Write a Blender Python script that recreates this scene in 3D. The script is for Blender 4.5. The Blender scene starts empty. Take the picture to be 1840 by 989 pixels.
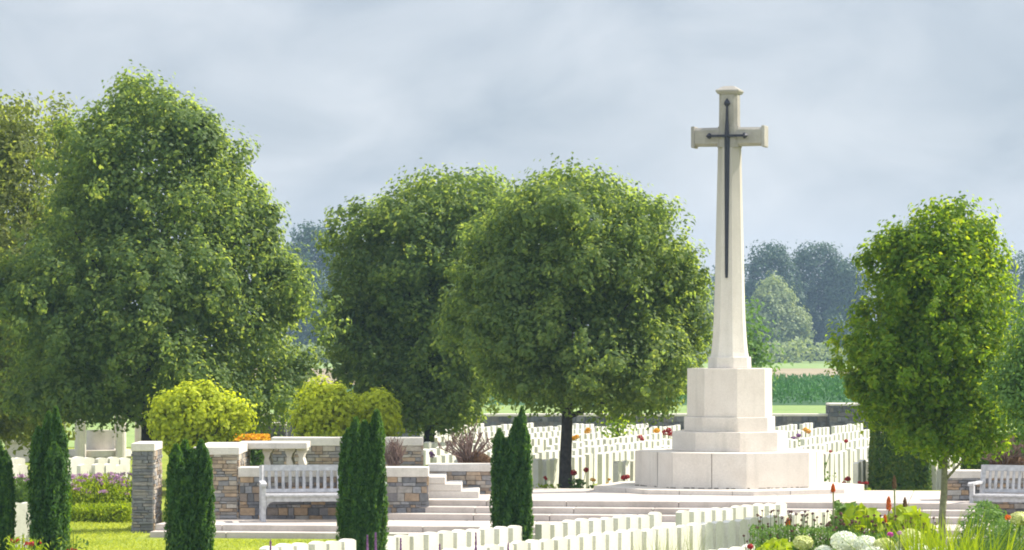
import bpy, math, random
import numpy as np
from mathutils import Vector

random.seed(7)
RNG = np.random.default_rng(7)
R = math.radians
C = bpy.context.scene.collection
SC = bpy.context.scene

# ------------------------------------------------------------------ camera
F_PX, U0, V0, ZC = 6000.0, 920.0, 610.0, 3.2      # focal length in photo pixels, horizon row, eye height
cam_d = bpy.data.cameras.new('camera')
cam = bpy.data.objects.new('camera', cam_d); C.objects.link(cam)
cam.location = (0, 0, ZC); cam.rotation_euler = (R(90), 0, 0)
cam_d.sensor_fit = 'HORIZONTAL'; cam_d.sensor_width = 36.0
cam_d.lens = 36.0 * F_PX / 1840.0
cam_d.shift_y = (V0 - 494.5) / 1840.0
cam_d.clip_start = 0.5; cam_d.clip_end = 4000
SC.camera = cam

# ------------------------------------------------------------------ light
SUN_AZ, SUN_EL = 69.0, 47.0            # clockwise from +Y, degrees
wd = bpy.data.worlds.new('World'); SC.world = wd; wd.use_nodes = True
nt = wd.node_tree; nt.nodes.clear()
N = lambda t: nt.nodes.new(t)
L = lambda a, b: nt.links.new(a, b)
out = N('ShaderNodeOutputWorld'); bg = N('ShaderNodeBackground'); bg.inputs[1].default_value = 0.1
sky = N('ShaderNodeTexSky'); sky.sky_type = 'NISHITA'; sky.sun_disc = False
sky.sun_elevation = R(SUN_EL); sky.sun_rotation = R(SUN_AZ)
tc = N('ShaderNodeTexCoord')
mp = N('ShaderNodeMapping'); mp.inputs['Scale'].default_value = (1.0, 1.0, 1.6); mp.inputs['Location'].default_value = (0.9, 0.2, 0.35)
L(tc.outputs['Generated'], mp.inputs[0])
n1 = N('ShaderNodeTexNoise'); n1.inputs['Scale'].default_value = 15; n1.inputs['Detail'].default_value = 6; n1.inputs['Roughness'].default_value = 0.5; n1.inputs['Distortion'].default_value = 0.5
L(mp.outputs[0], n1.inputs['Vector'])
cr = N('ShaderNodeValToRGB')
cr.color_ramp.elements[0].position = 0.30; cr.color_ramp.elements[0].color = (2.35, 2.64, 3.06, 1)
cr.color_ramp.elements[1].position = 0.70; cr.color_ramp.elements[1].color = (4.1, 4.24, 4.5, 1)
L(n1.outputs[0], cr.inputs[0])
sx = N('ShaderNodeSeparateXYZ'); L(tc.outputs['Generated'], sx.inputs[0])
# unseen sky overhead and behind the camera is made brighter to lift shaded stone
up = N('ShaderNodeMapRange'); up.inputs[1].default_value = 0.12; up.inputs[2].default_value = 0.6; up.inputs[3].default_value = 1.0; up.inputs[4].default_value = 2.1
L(sx.outputs['Z'], up.inputs[0])
bk = N('ShaderNodeMapRange'); bk.inputs[1].default_value = 0.7; bk.inputs[2].default_value = -0.5; bk.inputs[3].default_value = 1.0; bk.inputs[4].default_value = 2.5
L(sx.outputs['Y'], bk.inputs[0])
mx = N('ShaderNodeMath'); mx.operation = 'MAXIMUM'; L(up.outputs[0], mx.inputs[0]); L(bk.outputs[0], mx.inputs[1])
# paler towards the horizon
hz = N('ShaderNodeMapRange'); hz.inputs[1].default_value = 0.0; hz.inputs[2].default_value = 0.06; hz.inputs[3].default_value = 0.55; hz.inputs[4].default_value = 0.0
L(sx.outputs['Z'], hz.inputs[0])
hmix = N('ShaderNodeMixRGB'); hmix.inputs[2].default_value = (3.6, 3.85, 4.35, 1)
L(hz.outputs[0], hmix.inputs[0]); L(cr.outputs[0], hmix.inputs[1])
cm = N('ShaderNodeVectorMath'); cm.operation = 'SCALE'; L(hmix.outputs[0], cm.inputs[0]); L(mx.outputs[0], cm.inputs['Scale'])
sm = N('ShaderNodeMixRGB'); sm.inputs[0].default_value = 0.88
L(sky.outputs[0], sm.inputs[1]); L(cm.outputs[0], sm.inputs[2])
L(sm.outputs[0], bg.inputs[0]); L(bg.outputs[0], out.inputs[0])

sl = bpy.data.lights.new('sun', 'SUN'); sl.energy = 5.0; sl.angle = R(0.6); sl.color = (1.0, 0.93, 0.80)
sun = bpy.data.objects.new('sun', sl); C.objects.link(sun)
sdir = Vector((math.sin(R(SUN_AZ)) * math.cos(R(SUN_EL)), math.cos(R(SUN_AZ)) * math.cos(R(SUN_EL)), math.sin(R(SUN_EL))))
sun.rotation_euler = sdir.to_track_quat('Z', 'Y').to_euler(); sun.location = (30, 20, 40)

SC.view_settings.view_transform = 'Standard'; SC.view_settings.look = 'None'
SC.view_settings.exposure = 0.92; SC.view_settings.gamma = 1.0
SC.render.engine = 'CYCLES'
cy = SC.cycles
cy.max_bounces = 7; cy.diffuse_bounces = 3; cy.glossy_bounces = 2; cy.transmission_bounces = 4; cy.volume_bounces = 0; cy.transparent_max_bounces = 6
cy.use_denoising = True; cy.filter_width = 1.9; cy.sample_clamp_indirect = 6

# ------------------------------------------------------------------ helpers
def X(u, Y): return (u - U0) / F_PX * Y
def Z(v, Y): return ZC - (v - V0) / F_PX * Y

def mat(name, build):
    m = bpy.data.materials.new(name); m.use_nodes = True
    t = m.node_tree; t.nodes.clear()
    o = t.nodes.new('ShaderNodeOutputMaterial')
    s = build(t, lambda k: t.nodes.new(k), lambda a, b: t.links.new(a, b))
    t.links.new(s, o.inputs['Surface'])
    return m

def ramp(n, stops):
    e = n.color_ramp.elements
    while len(e) < len(stops): e.new(0.5)
    for i, (p, c) in enumerate(stops):
        e[i].position = p; e[i].color = (*c, 1)

def stone_mat(name, c0, c1, c2, scale=2.2, rough=0.85, bump=0.25, streak=0.0):
    def b(t, N, L):
        tc = N('ShaderNodeTexCoord')
        a = N('ShaderNodeTexNoise'); a.inputs['Scale'].default_value = scale; a.inputs['Detail'].default_value = 6; a.inputs['Roughness'].default_value = 0.65
        L(tc.outputs['Object'], a.inputs['Vector'])
        r = N('ShaderNodeValToRGB'); ramp(r, [(0.28, c0), (0.5, c1), (0.72, c2)]); L(a.outputs[0], r.inputs[0])
        f = N('ShaderNodeTexNoise'); f.inputs['Scale'].default_value = 45; f.inputs['Detail'].default_value = 3
        L(tc.outputs['Object'], f.inputs['Vector'])
        m1 = N('ShaderNodeMixRGB'); m1.blend_type = 'MULTIPLY'; m1.inputs[0].default_value = 0.3
        L(r.outputs[0], m1.inputs[1]); L(f.outputs[0], m1.inputs[2])
        col = m1.outputs[0]
        if streak:
            mp = N('ShaderNodeMapping'); mp.inputs['Scale'].default_value = (7, 7, 0.5); L(tc.outputs['Object'], mp.inputs[0])
            s = N('ShaderNodeTexNoise'); s.inputs['Scale'].default_value = 1.0; s.inputs['Detail'].default_value = 4; L(mp.outputs[0], s.inputs['Vector'])
            sr = N('ShaderNodeMapRange'); sr.inputs[1].default_value = 0.55; sr.inputs[2].default_value = 0.75; sr.inputs[3].default_value = 0; sr.inputs[4].default_value = streak; L(s.outputs[0], sr.inputs[0])
            m2 = N('ShaderNodeMixRGB'); m2.inputs[2].default_value = (0.27, 0.26, 0.22, 1); L(sr.outputs[0], m2.inputs[0]); L(col, m2.inputs[1]); col = m2.outputs[0]
        p = N('ShaderNodeBsdfPrincipled'); p.inputs['Roughness'].default_value = rough; p.inputs['Specular IOR Level'].default_value = 0.25
        bp = N('ShaderNodeBump'); bp.inputs['Strength'].default_value = bump; bp.inputs['Distance'].default_value = 0.01; L(f.outputs[0], bp.inputs['Height'])
        L(col, p.inputs['Base Color']); L(bp.outputs[0], p.inputs['Normal'])
        return p.outputs[0]
    return mat(name, b)

def leaf_mat(name, c0, c1, c2, trans=0.4, tcol=None, rough=0.6, patch=0.5, pscale=2.6):
    """per-leaf colour (random per island) plus metre-wide patches of younger growth"""
    def b(t, N, L):
        g = N('ShaderNodeNewGeometry'); tc = N('ShaderNodeTexCoord')
        a = N('ShaderNodeTexNoise'); a.inputs['Scale'].default_value = pscale; a.inputs['Detail'].default_value = 2; L(tc.outputs['Object'], a.inputs['Vector'])
        mxx = N('ShaderNodeMixRGB'); mxx.inputs[0].default_value = patch
        L(g.outputs['Random Per Island'], mxx.inputs[1]); L(a.outputs[0], mxx.inputs[2])
        r = N('ShaderNodeValToRGB'); ramp(r, [(0.1, c0), (0.5, c1), (0.9, c2)]); L(mxx.outputs[0], r.inputs[0])
        p = N('ShaderNodeBsdfPrincipled'); p.inputs['Roughness'].default_value = rough; p.inputs['Specular IOR Level'].default_value = 0.18
        L(r.outputs[0], p.inputs['Base Color'])
        tr = N('ShaderNodeBsdfTranslucent')
        tm = N('ShaderNodeMixRGB'); tm.blend_type = 'MULTIPLY'; tm.inputs[0].default_value = 1; tm.inputs[2].default_value = (*(tcol or (1.5, 1.45, 0.6)), 1)
        L(r.outputs[0], tm.inputs[1]); L(tm.outputs[0], tr.inputs[0])
        s = N('ShaderNodeMixShader'); s.inputs[0].default_value = trans
        L(p.outputs[0], s.inputs[1]); L(tr.outputs[0], s.inputs[2])
        return s.outputs[0]
    return mat(name, b)

def plain(name, c, rough=0.6, var=0.25, scale=12, metal=0.0):
    def b(t, N, L):
        tc = N('ShaderNodeTexCoord')
        a = N('ShaderNodeTexNoise'); a.inputs['Scale'].default_value = scale; a.inputs['Detail'].default_value = 4; L(tc.outputs['Object'], a.inputs['Vector'])
        r = N('ShaderNodeValToRGB')
        ramp(r, [(0.3, tuple(x * (1 - var) for x in c)), (0.7, tuple(min(1, x * (1 + var)) for x in c))]); L(a.outputs[0], r.inputs[0])
        p = N('ShaderNodeBsdfPrincipled'); p.inputs['Roughness'].default_value = rough; p.inputs['Metallic'].default_value = metal
        p.inputs['Specular IOR Level'].default_value = 0.3
        L(r.outputs[0], p.inputs['Base Color']); return p.outputs[0]
    return mat(name, b)

def rubble_mat(name, pal):
    def b(t, N, L):
        g = N('ShaderNodeNewGeometry'); tc = N('ShaderNodeTexCoord')
        r = N('ShaderNodeValToRGB'); r.color_ramp.interpolation = 'CONSTANT'
        ramp(r, [(i / len(pal), c) for i, c in enumerate(pal)]); L(g.outputs['Random Per Island'], r.inputs[0])
        a = N('ShaderNodeTexNoise'); a.inputs['Scale'].default_value = 14; a.inputs['Detail'].default_value = 5; L(tc.outputs['Object'], a.inputs['Vector'])
        m = N('ShaderNodeMixRGB'); m.blend_type = 'OVERLAY'; m.inputs[0].default_value = 0.55; L(r.outputs[0], m.inputs[1]); L(a.outputs[0], m.inputs[2])
        p = N('ShaderNodeBsdfPrincipled'); p.inputs['Roughness'].default_value = 0.85
        bp = N('ShaderNodeBump'); bp.inputs['Strength'].default_value = 0.5; bp.inputs['Distance'].default_value = 0.02; L(a.outputs[0], bp.inputs['Height'])
        L(m.outputs[0], p.inputs['Base Color']); L(bp.outputs[0], p.inputs['Normal']); return p.outputs[0]
    return mat(name, b)

def grass_mat(name, stops, scale=0.6, fine=60):
    def b(t, N, L):
        tc = N('ShaderNodeTexCoord')
        a = N('ShaderNodeTexNoise'); a.inputs['Scale'].default_value = scale; a.inputs['Detail'].default_value = 6; L(tc.outputs['Object'], a.inputs['Vector'])
        f = N('ShaderNodeTexNoise'); f.inputs['Scale'].default_value = fine; f.inputs['Detail'].default_value = 3; L(tc.outputs['Object'], f.inputs['Vector'])
        m = N('ShaderNodeMixRGB'); m.inputs[0].default_value = 0.5; L(a.outputs[0], m.inputs[1]); L(f.outputs[0], m.inputs[2])
        r = N('ShaderNodeValToRGB'); ramp(r, stops); L(m.outputs[0], r.inputs[0])
        p = N('ShaderNodeBsdfPrincipled'); p.inputs['Roughness'].default_value = 0.9; p.inputs['Specular IOR Level'].default_value = 0.1
        bp = N('ShaderNodeBump'); bp.inputs['Strength'].default_value = 0.7; bp.inputs['Distance'].default_value = 0.03; L(f.outputs[0], bp.inputs['Height'])
        L(r.outputs[0], p.inputs['Base Color']); L(bp.outputs[0], p.inputs['Normal']); return p.outputs[0]
    return mat(name, b)

M = {}
M['portland'] = stone_mat('portland stone', (0.60, 0.54, 0.475), (0.68, 0.62, 0.55), (0.74, 0.685, 0.615), 1.6, streak=0.25)
M['shaft'] = stone_mat('dressed portland stone', (0.60, 0.55, 0.49), (0.67, 0.62, 0.555), (0.73, 0.685, 0.62), 1.1, streak=0.22)
M['weathered'] = stone_mat('grey portland stone', (0.25, 0.235, 0.21), (0.325, 0.305, 0.275), (0.41, 0.39, 0.355), 2.0, streak=0.4)  # greyer, darker stone for the cross head, arms and cap
def grey_upward(m, z0, z1, amount):
    """stone colour turns greyer and darker towards the top, with a ragged lower limit"""
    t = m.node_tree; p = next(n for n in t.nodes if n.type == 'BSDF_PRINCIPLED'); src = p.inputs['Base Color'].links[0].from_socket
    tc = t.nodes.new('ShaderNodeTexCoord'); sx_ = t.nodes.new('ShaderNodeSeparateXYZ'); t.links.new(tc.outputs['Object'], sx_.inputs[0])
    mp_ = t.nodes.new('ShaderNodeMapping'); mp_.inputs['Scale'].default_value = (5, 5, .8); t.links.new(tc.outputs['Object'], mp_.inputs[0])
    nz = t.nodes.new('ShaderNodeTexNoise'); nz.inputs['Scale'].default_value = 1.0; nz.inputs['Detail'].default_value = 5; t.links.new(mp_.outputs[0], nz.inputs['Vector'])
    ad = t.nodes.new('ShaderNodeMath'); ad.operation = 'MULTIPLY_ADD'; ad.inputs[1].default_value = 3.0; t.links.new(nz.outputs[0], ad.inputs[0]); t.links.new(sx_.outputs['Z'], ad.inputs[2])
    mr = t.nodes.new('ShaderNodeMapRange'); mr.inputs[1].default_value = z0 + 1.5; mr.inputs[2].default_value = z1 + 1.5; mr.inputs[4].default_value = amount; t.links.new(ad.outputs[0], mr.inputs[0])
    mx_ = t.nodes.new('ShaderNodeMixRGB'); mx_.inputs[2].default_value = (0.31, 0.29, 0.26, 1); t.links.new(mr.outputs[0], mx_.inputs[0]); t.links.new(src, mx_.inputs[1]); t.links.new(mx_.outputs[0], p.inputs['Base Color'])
grey_upward(M['shaft'], 3.6, 6.9, 0.95)
M['paving'] = stone_mat('terrace stone', (0.42, 0.365, 0.325), (0.53, 0.465, 0.42), (0.62, 0.56, 0.51), 1.3, streak=0.35)
M['coping'] = stone_mat('coping stone', (0.55, 0.50, 0.45), (0.66, 0.61, 0.55), (0.73, 0.68, 0.62), 2.5, streak=0.3)
M['head'] = stone_mat('headstone', (0.62, 0.60, 0.55), (0.72, 0.70, 0.65), (0.79, 0.775, 0.73), 2.5, bump=0.1, streak=0.35)
def per_stone(m, amount):
    """each stone weathers to its own tone"""
    t = m.node_tree; p = next(n for n in t.nodes if n.type == 'BSDF_PRINCIPLED'); src = p.inputs['Base Color'].links[0].from_socket
    oi = t.nodes.new('ShaderNodeObjectInfo'); r_ = t.nodes.new('ShaderNodeValToRGB'); ramp(r_, [(0.0, (0.80, 0.79, 0.74)), (0.4, (0.97, 0.96, 0.91)), (1.0, (1, 1, 1))]); t.links.new(oi.outputs['Random'], r_.inputs[0])
    mx_ = t.nodes.new('ShaderNodeMixRGB'); mx_.blend_type = 'MULTIPLY'; mx_.inputs[0].default_value = amount
    t.links.new(src, mx_.inputs[1]); t.links.new(r_.outputs[0], mx_.inputs[2]); t.links.new(mx_.outputs[0], p.inputs['Base Color'])
per_stone(M['head'], 0.8)
M['joint'] = plain('joint mortar', (0.16, 0.14, 0.12), 0.95)
M['mortar'] = plain('wall mortar', (0.20, 0.18, 0.16), 0.95, 0.3, 8)
M['rubble'] = rubble_mat('rubble stones', [(0.13, 0.13, 0.14), (0.20, 0.19, 0.19), (0.27, 0.20, 0.14), (0.17, 0.16, 0.165), (0.26, 0.24, 0.22), (0.34, 0.24, 0.15), (0.12, 0.12, 0.125), (0.22, 0.22, 0.23), (0.21, 0.17, 0.14), (0.33, 0.31, 0.28)])
M['rubble_warm'] = rubble_mat('warm rubble stones', [(0.30, 0.235, 0.17), (0.26, 0.23, 0.20), (0.36, 0.265, 0.18), (0.21, 0.195, 0.185), (0.33, 0.285, 0.235), (0.24, 0.18, 0.13), (0.23, 0.225, 0.225), (0.38, 0.34, 0.29), (0.18, 0.175, 0.175)])
M['rubble_grey'] = rubble_mat('grey rubble stones', [(0.13, 0.13, 0.14), (0.17, 0.17, 0.175), (0.15, 0.145, 0.15), (0.20, 0.19, 0.185), (0.12, 0.12, 0.13), (0.22, 0.20, 0.185), (0.16, 0.16, 0.17), (0.18, 0.155, 0.14)])
M['slate'] = rubble_mat('dark wall stones', [(0.085, 0.09, 0.105), (0.12, 0.125, 0.14), (0.105, 0.10, 0.11), (0.15, 0.15, 0.16), (0.075, 0.08, 0.09), (0.135, 0.125, 0.125)])
M['bronze'] = plain('dark bronze', (0.028, 0.030, 0.042), 0.55, 0.2, 20, 0.3)
M['teak'] = plain('weathered teak', (0.40, 0.395, 0.41), 0.85, 0.22, 14)
M['bark'] = plain('tree bark', (0.045, 0.040, 0.036), 0.95, 0.45, 14)
M['bark_pale'] = plain('pale mossy bark', (0.17, 0.165, 0.11), 0.95, 0.4, 18)
M['twig'] = plain('dry brown twigs', (0.17, 0.115, 0.095), 0.95, 0.35, 9)
M['linden'] = leaf_mat('linden leaves', (0.052, 0.094, 0.040), (0.088, 0.142, 0.048), (0.156, 0.205, 0.066), 0.54, (3.9, 3.25, 1.35))
M['linden_warm'] = leaf_mat('yellowing leaves', (0.078, 0.106, 0.036), (0.125, 0.150, 0.046), (0.185, 0.200, 0.064), 0.58, (2.8, 2.75, 1.2))
M['maple'] = leaf_mat('maple leaves', (0.052, 0.112, 0.014), (0.082, 0.158, 0.018), (0.165, 0.225, 0.028), 0.58, (3.9, 2.95, 0.7))
M['yew'] = leaf_mat('yew needles', (0.022, 0.064, 0.018), (0.042, 0.104, 0.024), (0.095, 0.180, 0.030), 0.42, (2.6, 2.3, .8))
M['hedge'] = leaf_mat('clipped yew needles', (0.036, 0.085, 0.018), (0.062, 0.122, 0.020), (0.150, 0.190, 0.022), 0.4, (2.2, 1.9, .5))
M['gold'] = leaf_mat('golden leaves', (0.19, 0.26, 0.022), (0.42, 0.49, 0.034), (0.64, 0.68, 0.065), 0.52, (1.35, 1.28, 0.5))
M['far'] = leaf_mat('far leaves', (0.026, 0.060, 0.040), (0.050, 0.094, 0.058), (0.105, 0.155, 0.080), 0.2)
M['willow'] = leaf_mat('willow leaves', (0.155, 0.205, 0.105), (0.24, 0.295, 0.145), (0.34, 0.385, 0.185), 0.35)
M['crop'] = leaf_mat('crop leaves', (0.030, 0.100, 0.026), (0.045, 0.145, 0.036), (0.080, 0.200, 0.055), 0.25)
M['lime'] = leaf_mat('lime leaves', (0.16, 0.24, 0.012), (0.27, 0.36, 0.015), (0.40, 0.45, 0.025), 0.45, (1.2, 1.2, 0.35))
M['green'] = leaf_mat('green leaves', (0.050, 0.100, 0.022), (0.085, 0.155, 0.030), (0.130, 0.210, 0.045), 0.35)
M['softgreen'] = leaf_mat('soft green leaves', (0.070, 0.150, 0.035), (0.110, 0.205, 0.050), (0.170, 0.270, 0.075), 0.35)
M['pale_grass'] = leaf_mat('pale grass blades', (0.16, 0.20, 0.09), (0.25, 0.29, 0.14), (0.36, 0.39, 0.22), 0.35)
M['white_petal'] = leaf_mat('white petals', (0.70, 0.74, 0.58), (0.80, 0.83, 0.70), (0.86, 0.87, 0.80), 0.25, (1, 1, 0.9))
M['lime_petal'] = leaf_mat('lime white petals', (0.50, 0.55, 0.17), (0.64, 0.67, 0.30), (0.74, 0.75, 0.45), 0.25, (1, 1, 0.8))
M['maroon'] = leaf_mat('maroon flowers', (0.065, 0.022, 0.024), (0.130, 0.050, 0.050), (0.22, 0.11, 0.10), 0.2, (1, 1, 1))
M['orange'] = leaf_mat('orange flowers', (0.55, 0.085, 0.012), (0.70, 0.15, 0.02), (0.80, 0.24, 0.04), 0.3, (1, 1, 1))
M['amber'] = leaf_mat('amber flowers', (0.62, 0.27, 0.01), (0.76, 0.39, 0.015), (0.83, 0.48, 0.03), 0.3, (1, 1, 1))
M['red'] = leaf_mat('red flowers', (0.26, 0.015, 0.02), (0.38, 0.028, 0.032), (0.50, 0.05, 0.05), 0.3, (1, 1, 1))
M['purple'] = leaf_mat('purple flowers', (0.20, 0.09, 0.24), (0.31, 0.15, 0.34), (0.42, 0.22, 0.45), 0.3, (1, 1, 1))
M['pink'] = leaf_mat('mauve flowers', (0.36, 0.20, 0.34), (0.47, 0.27, 0.43), (0.57, 0.36, 0.51), 0.3, (1, 1, 1))
M['magenta'] = leaf_mat('magenta flowers', (0.45, 0.04, 0.28), (0.58, 0.07, 0.38), (0.66, 0.12, 0.46), 0.3, (1, 1, 1))
M['seed'] = leaf_mat('brown seed heads', (0.10, 0.055, 0.028), (0.16, 0.09, 0.045), (0.24, 0.14, 0.07), 0.2, (1, 1, 1))
M['lawn'] = grass_mat('lawn grass', [(0.34, (0.12, 0.17, 0.024)), (0.5, (0.22, 0.265, 0.038)), (0.66, (0.34, 0.37, 0.066))])
M['meadow'] = grass_mat('field grass', [(0.3, (0.12, 0.19, 0.06)), (0.5, (0.18, 0.25, 0.085)), (0.72, (0.25, 0.31, 0.12))], 0.12, 4)
M['soil'] = grass_mat('bare soil', [(0.3, (0.20, 0.165, 0.105)), (0.5, (0.25, 0.21, 0.14)), (0.72, (0.30, 0.25, 0.17))], 0.1, 3)
M['crop_ground'] = grass_mat('crop ground', [(0.3, (0.03, 0.07, 0.03)), (0.5, (0.045, 0.10, 0.042)), (0.72, (0.06, 0.13, 0.055))], 0.1, 3)

class MB:
    """collects pieces, links them as one mesh object"""
    def __init__(self): self.v = []; self.f = []; self.mi = []
    def add(self, vs, fs, mi=0):
        o = len(self.v); self.v += [tuple(p) for p in vs]
        for f in fs: self.f.append(tuple(i + o for i in f)); self.mi.append(mi)
    def box(self, c, s, rz=0.0, mi=0, rx=0.0):
        hx, hy, hz = s[0] / 2, s[1] / 2, s[2] / 2; co, si = math.cos(rz), math.sin(rz); cx, sxx = math.cos(rx), math.sin(rx)
        vs = []
        for z in (-hz, hz):
            for x, y in ((-hx, -hy), (hx, -hy), (hx, hy), (-hx, hy)):
                y2, z2 = y * cx - z * sxx, y * sxx + z * cx
                vs.append((c[0] + x * co - y2 * si, c[1] + x * si + y2 * co, c[2] + z2))
        self.add(vs, [(3, 2, 1, 0), (4, 5, 6, 7), (0, 1, 5, 4), (1, 2, 6, 5), (2, 3, 7, 6), (3, 0, 4, 7)], mi)
    def loft(self, rings, mi=0, cap=True):
        n = len(rings[0]); vs = [p for r in rings for p in r]; fs = []
        for k in range(len(rings) - 1):
            for i in range(n):
                j = (i + 1) % n; fs.append((k * n + i, k * n + j, (k + 1) * n + j, (k + 1) * n + i))
        if cap: fs.append(tuple(range(n - 1, -1, -1))); fs.append(tuple((len(rings) - 1) * n + i for i in range(n)))
        self.add(vs, fs, mi)
    def tube(self, pts, rad, n=6, mi=0):
        rings = []
        for i, p in enumerate(pts):
            a = Vector(pts[max(i - 1, 0)]); b = Vector(pts[min(i + 1, len(pts) - 1)])
            d = (b - a).normalized(); s = d.orthogonal().normalized() if abs(d.z) < 0.99 else Vector((1, 0, 0)); s = (Vector((0, 0, 1)).cross(d)).normalized() if abs(d.z) < 0.98 else Vector((1, 0, 0))
            w = d.cross(s)
            r = rad[i] if hasattr(rad, '__len__') else rad
            rings.append([Vector(p) + s * (math.cos(2 * math.pi * k / n) * r) + w * (math.sin(2 * math.pi * k / n) * r) for k in range(n)])
        self.loft(rings, mi)
    def build(self, name, mats, parent=None, loc=(0, 0, 0), smooth=False, bevel=0.0):
        me = bpy.data.meshes.new(name); me.from_pydata([tuple(p) for p in self.v], [], self.f)
        for m in (mats if isinstance(mats, (list, tuple)) else [mats]): me.materials.append(m)
        me.polygons.foreach_set('material_index', self.mi)
        if smooth: me.polygons.foreach_set('use_smooth', [True] * len(self.f))
        me.update(); return link(name, me, parent, loc, bevel)

def link(name, me, parent=None, loc=(0, 0, 0), bevel=0.0):
    o = bpy.data.objects.new(name, me); C.objects.link(o); o.location = loc
    if parent is not None: o.parent = parent
    if bevel:
        b = o.modifiers.new('bevel', 'BEVEL'); b.width = bevel; b.segments = 2; b.limit_method = 'ANGLE'
    return o

def tag(o, label, cat, group=None):
    o['label'] = label; o['category'] = cat
    if group: o['group'] = group
    return o
def kind(o, k): o['kind'] = k; return o
def thing(name, label, cat, loc=(0, 0, 0), rz=0.0, group=None):
    o = bpy.data.objects.new(name, None); C.objects.link(o); o.location = loc; o.rotation_euler = (0, 0, rz); o.empty_display_size = 0.2
    return tag(o, label, cat, group)

def nrm(a): return a / np.maximum(np.linalg.norm(a, axis=1, keepdims=True), 1e-9)

def leaves(name, P, Nn, size, m, parent=None, loc=(0, 0, 0), aspect=0.62, along=None, rng=RNG, vary=0.35):
    """one small folded leaf-shaped face pair per point; Nn = leaf normals, along = preferred leaf axis"""
    n = len(P)
    if along is None: along = rng.normal(size=(n, 3))
    t = nrm(along - (along * Nn).sum(1, keepdims=True) * Nn); b = np.cross(Nn, t)
    s = np.asarray(size) * (1 + vary * rng.uniform(-1, 1, n)); s = s[:, None]
    v = np.empty((n, 4, 3))
    v[:, 0] = P - t * s * 0.5; v[:, 1] = P + b * s * aspect * 0.5 + Nn * s * 0.10; v[:, 2] = P + t * s * 0.5; v[:, 3] = P - b * s * aspect * 0.5 + Nn * s * 0.10
    me = bpy.data.meshes.new(name)
    me.vertices.add(n * 4); me.vertices.foreach_set('co', v.ravel())
    tri = np.array([0, 1, 2, 0, 2, 3])
    idx = (np.arange(n)[:, None] * 4 + tri[None]).ravel()
    me.loops.add(n * 6); me.loops.foreach_set('vertex_index', idx.astype(np.int32))
    me.polygons.add(n * 2); me.polygons.foreach_set('loop_start', np.arange(0, n * 6, 3, dtype=np.int32))
    try: me.polygons.foreach_set('loop_total', np.full(n * 2, 3, dtype=np.int32))
    except Exception: pass
    me.materials.append(m); me.update(calc_edges=True); me.validate()
    return link(name, me, parent, loc)

def clumped(cen, outd, k, r, rng, stretch=1.7, up=0.6, rnd=0.34):
    """k leaves round each clump centre: a tuft drawn out along the outward / upward direction"""
    n = len(cen)
    o = nrm(rng.normal(size=(n * k, 3))).reshape(n, k, 3) * (0.35 + 0.65 * rng.random((n, k, 1)) ** 0.6)
    ax = nrm(outd + np.array([0, 0, up]))[:, None, :]
    al = (o * ax).sum(2, keepdims=True)
    o = o + ax * al * (stretch - 1)
    rr = (r * (0.55 + 0.9 * rng.random(n)))[:, None, None]
    P = cen[:, None, :] + o * rr
    Nn = o * 1.0 + outd[:, None, :] * 0.5 + np.array([0, 0, 0.35]) + rng.normal(size=o.shape) * rnd
    return P.reshape(-1, 3), nrm(Nn.reshape(-1, 3))

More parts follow.
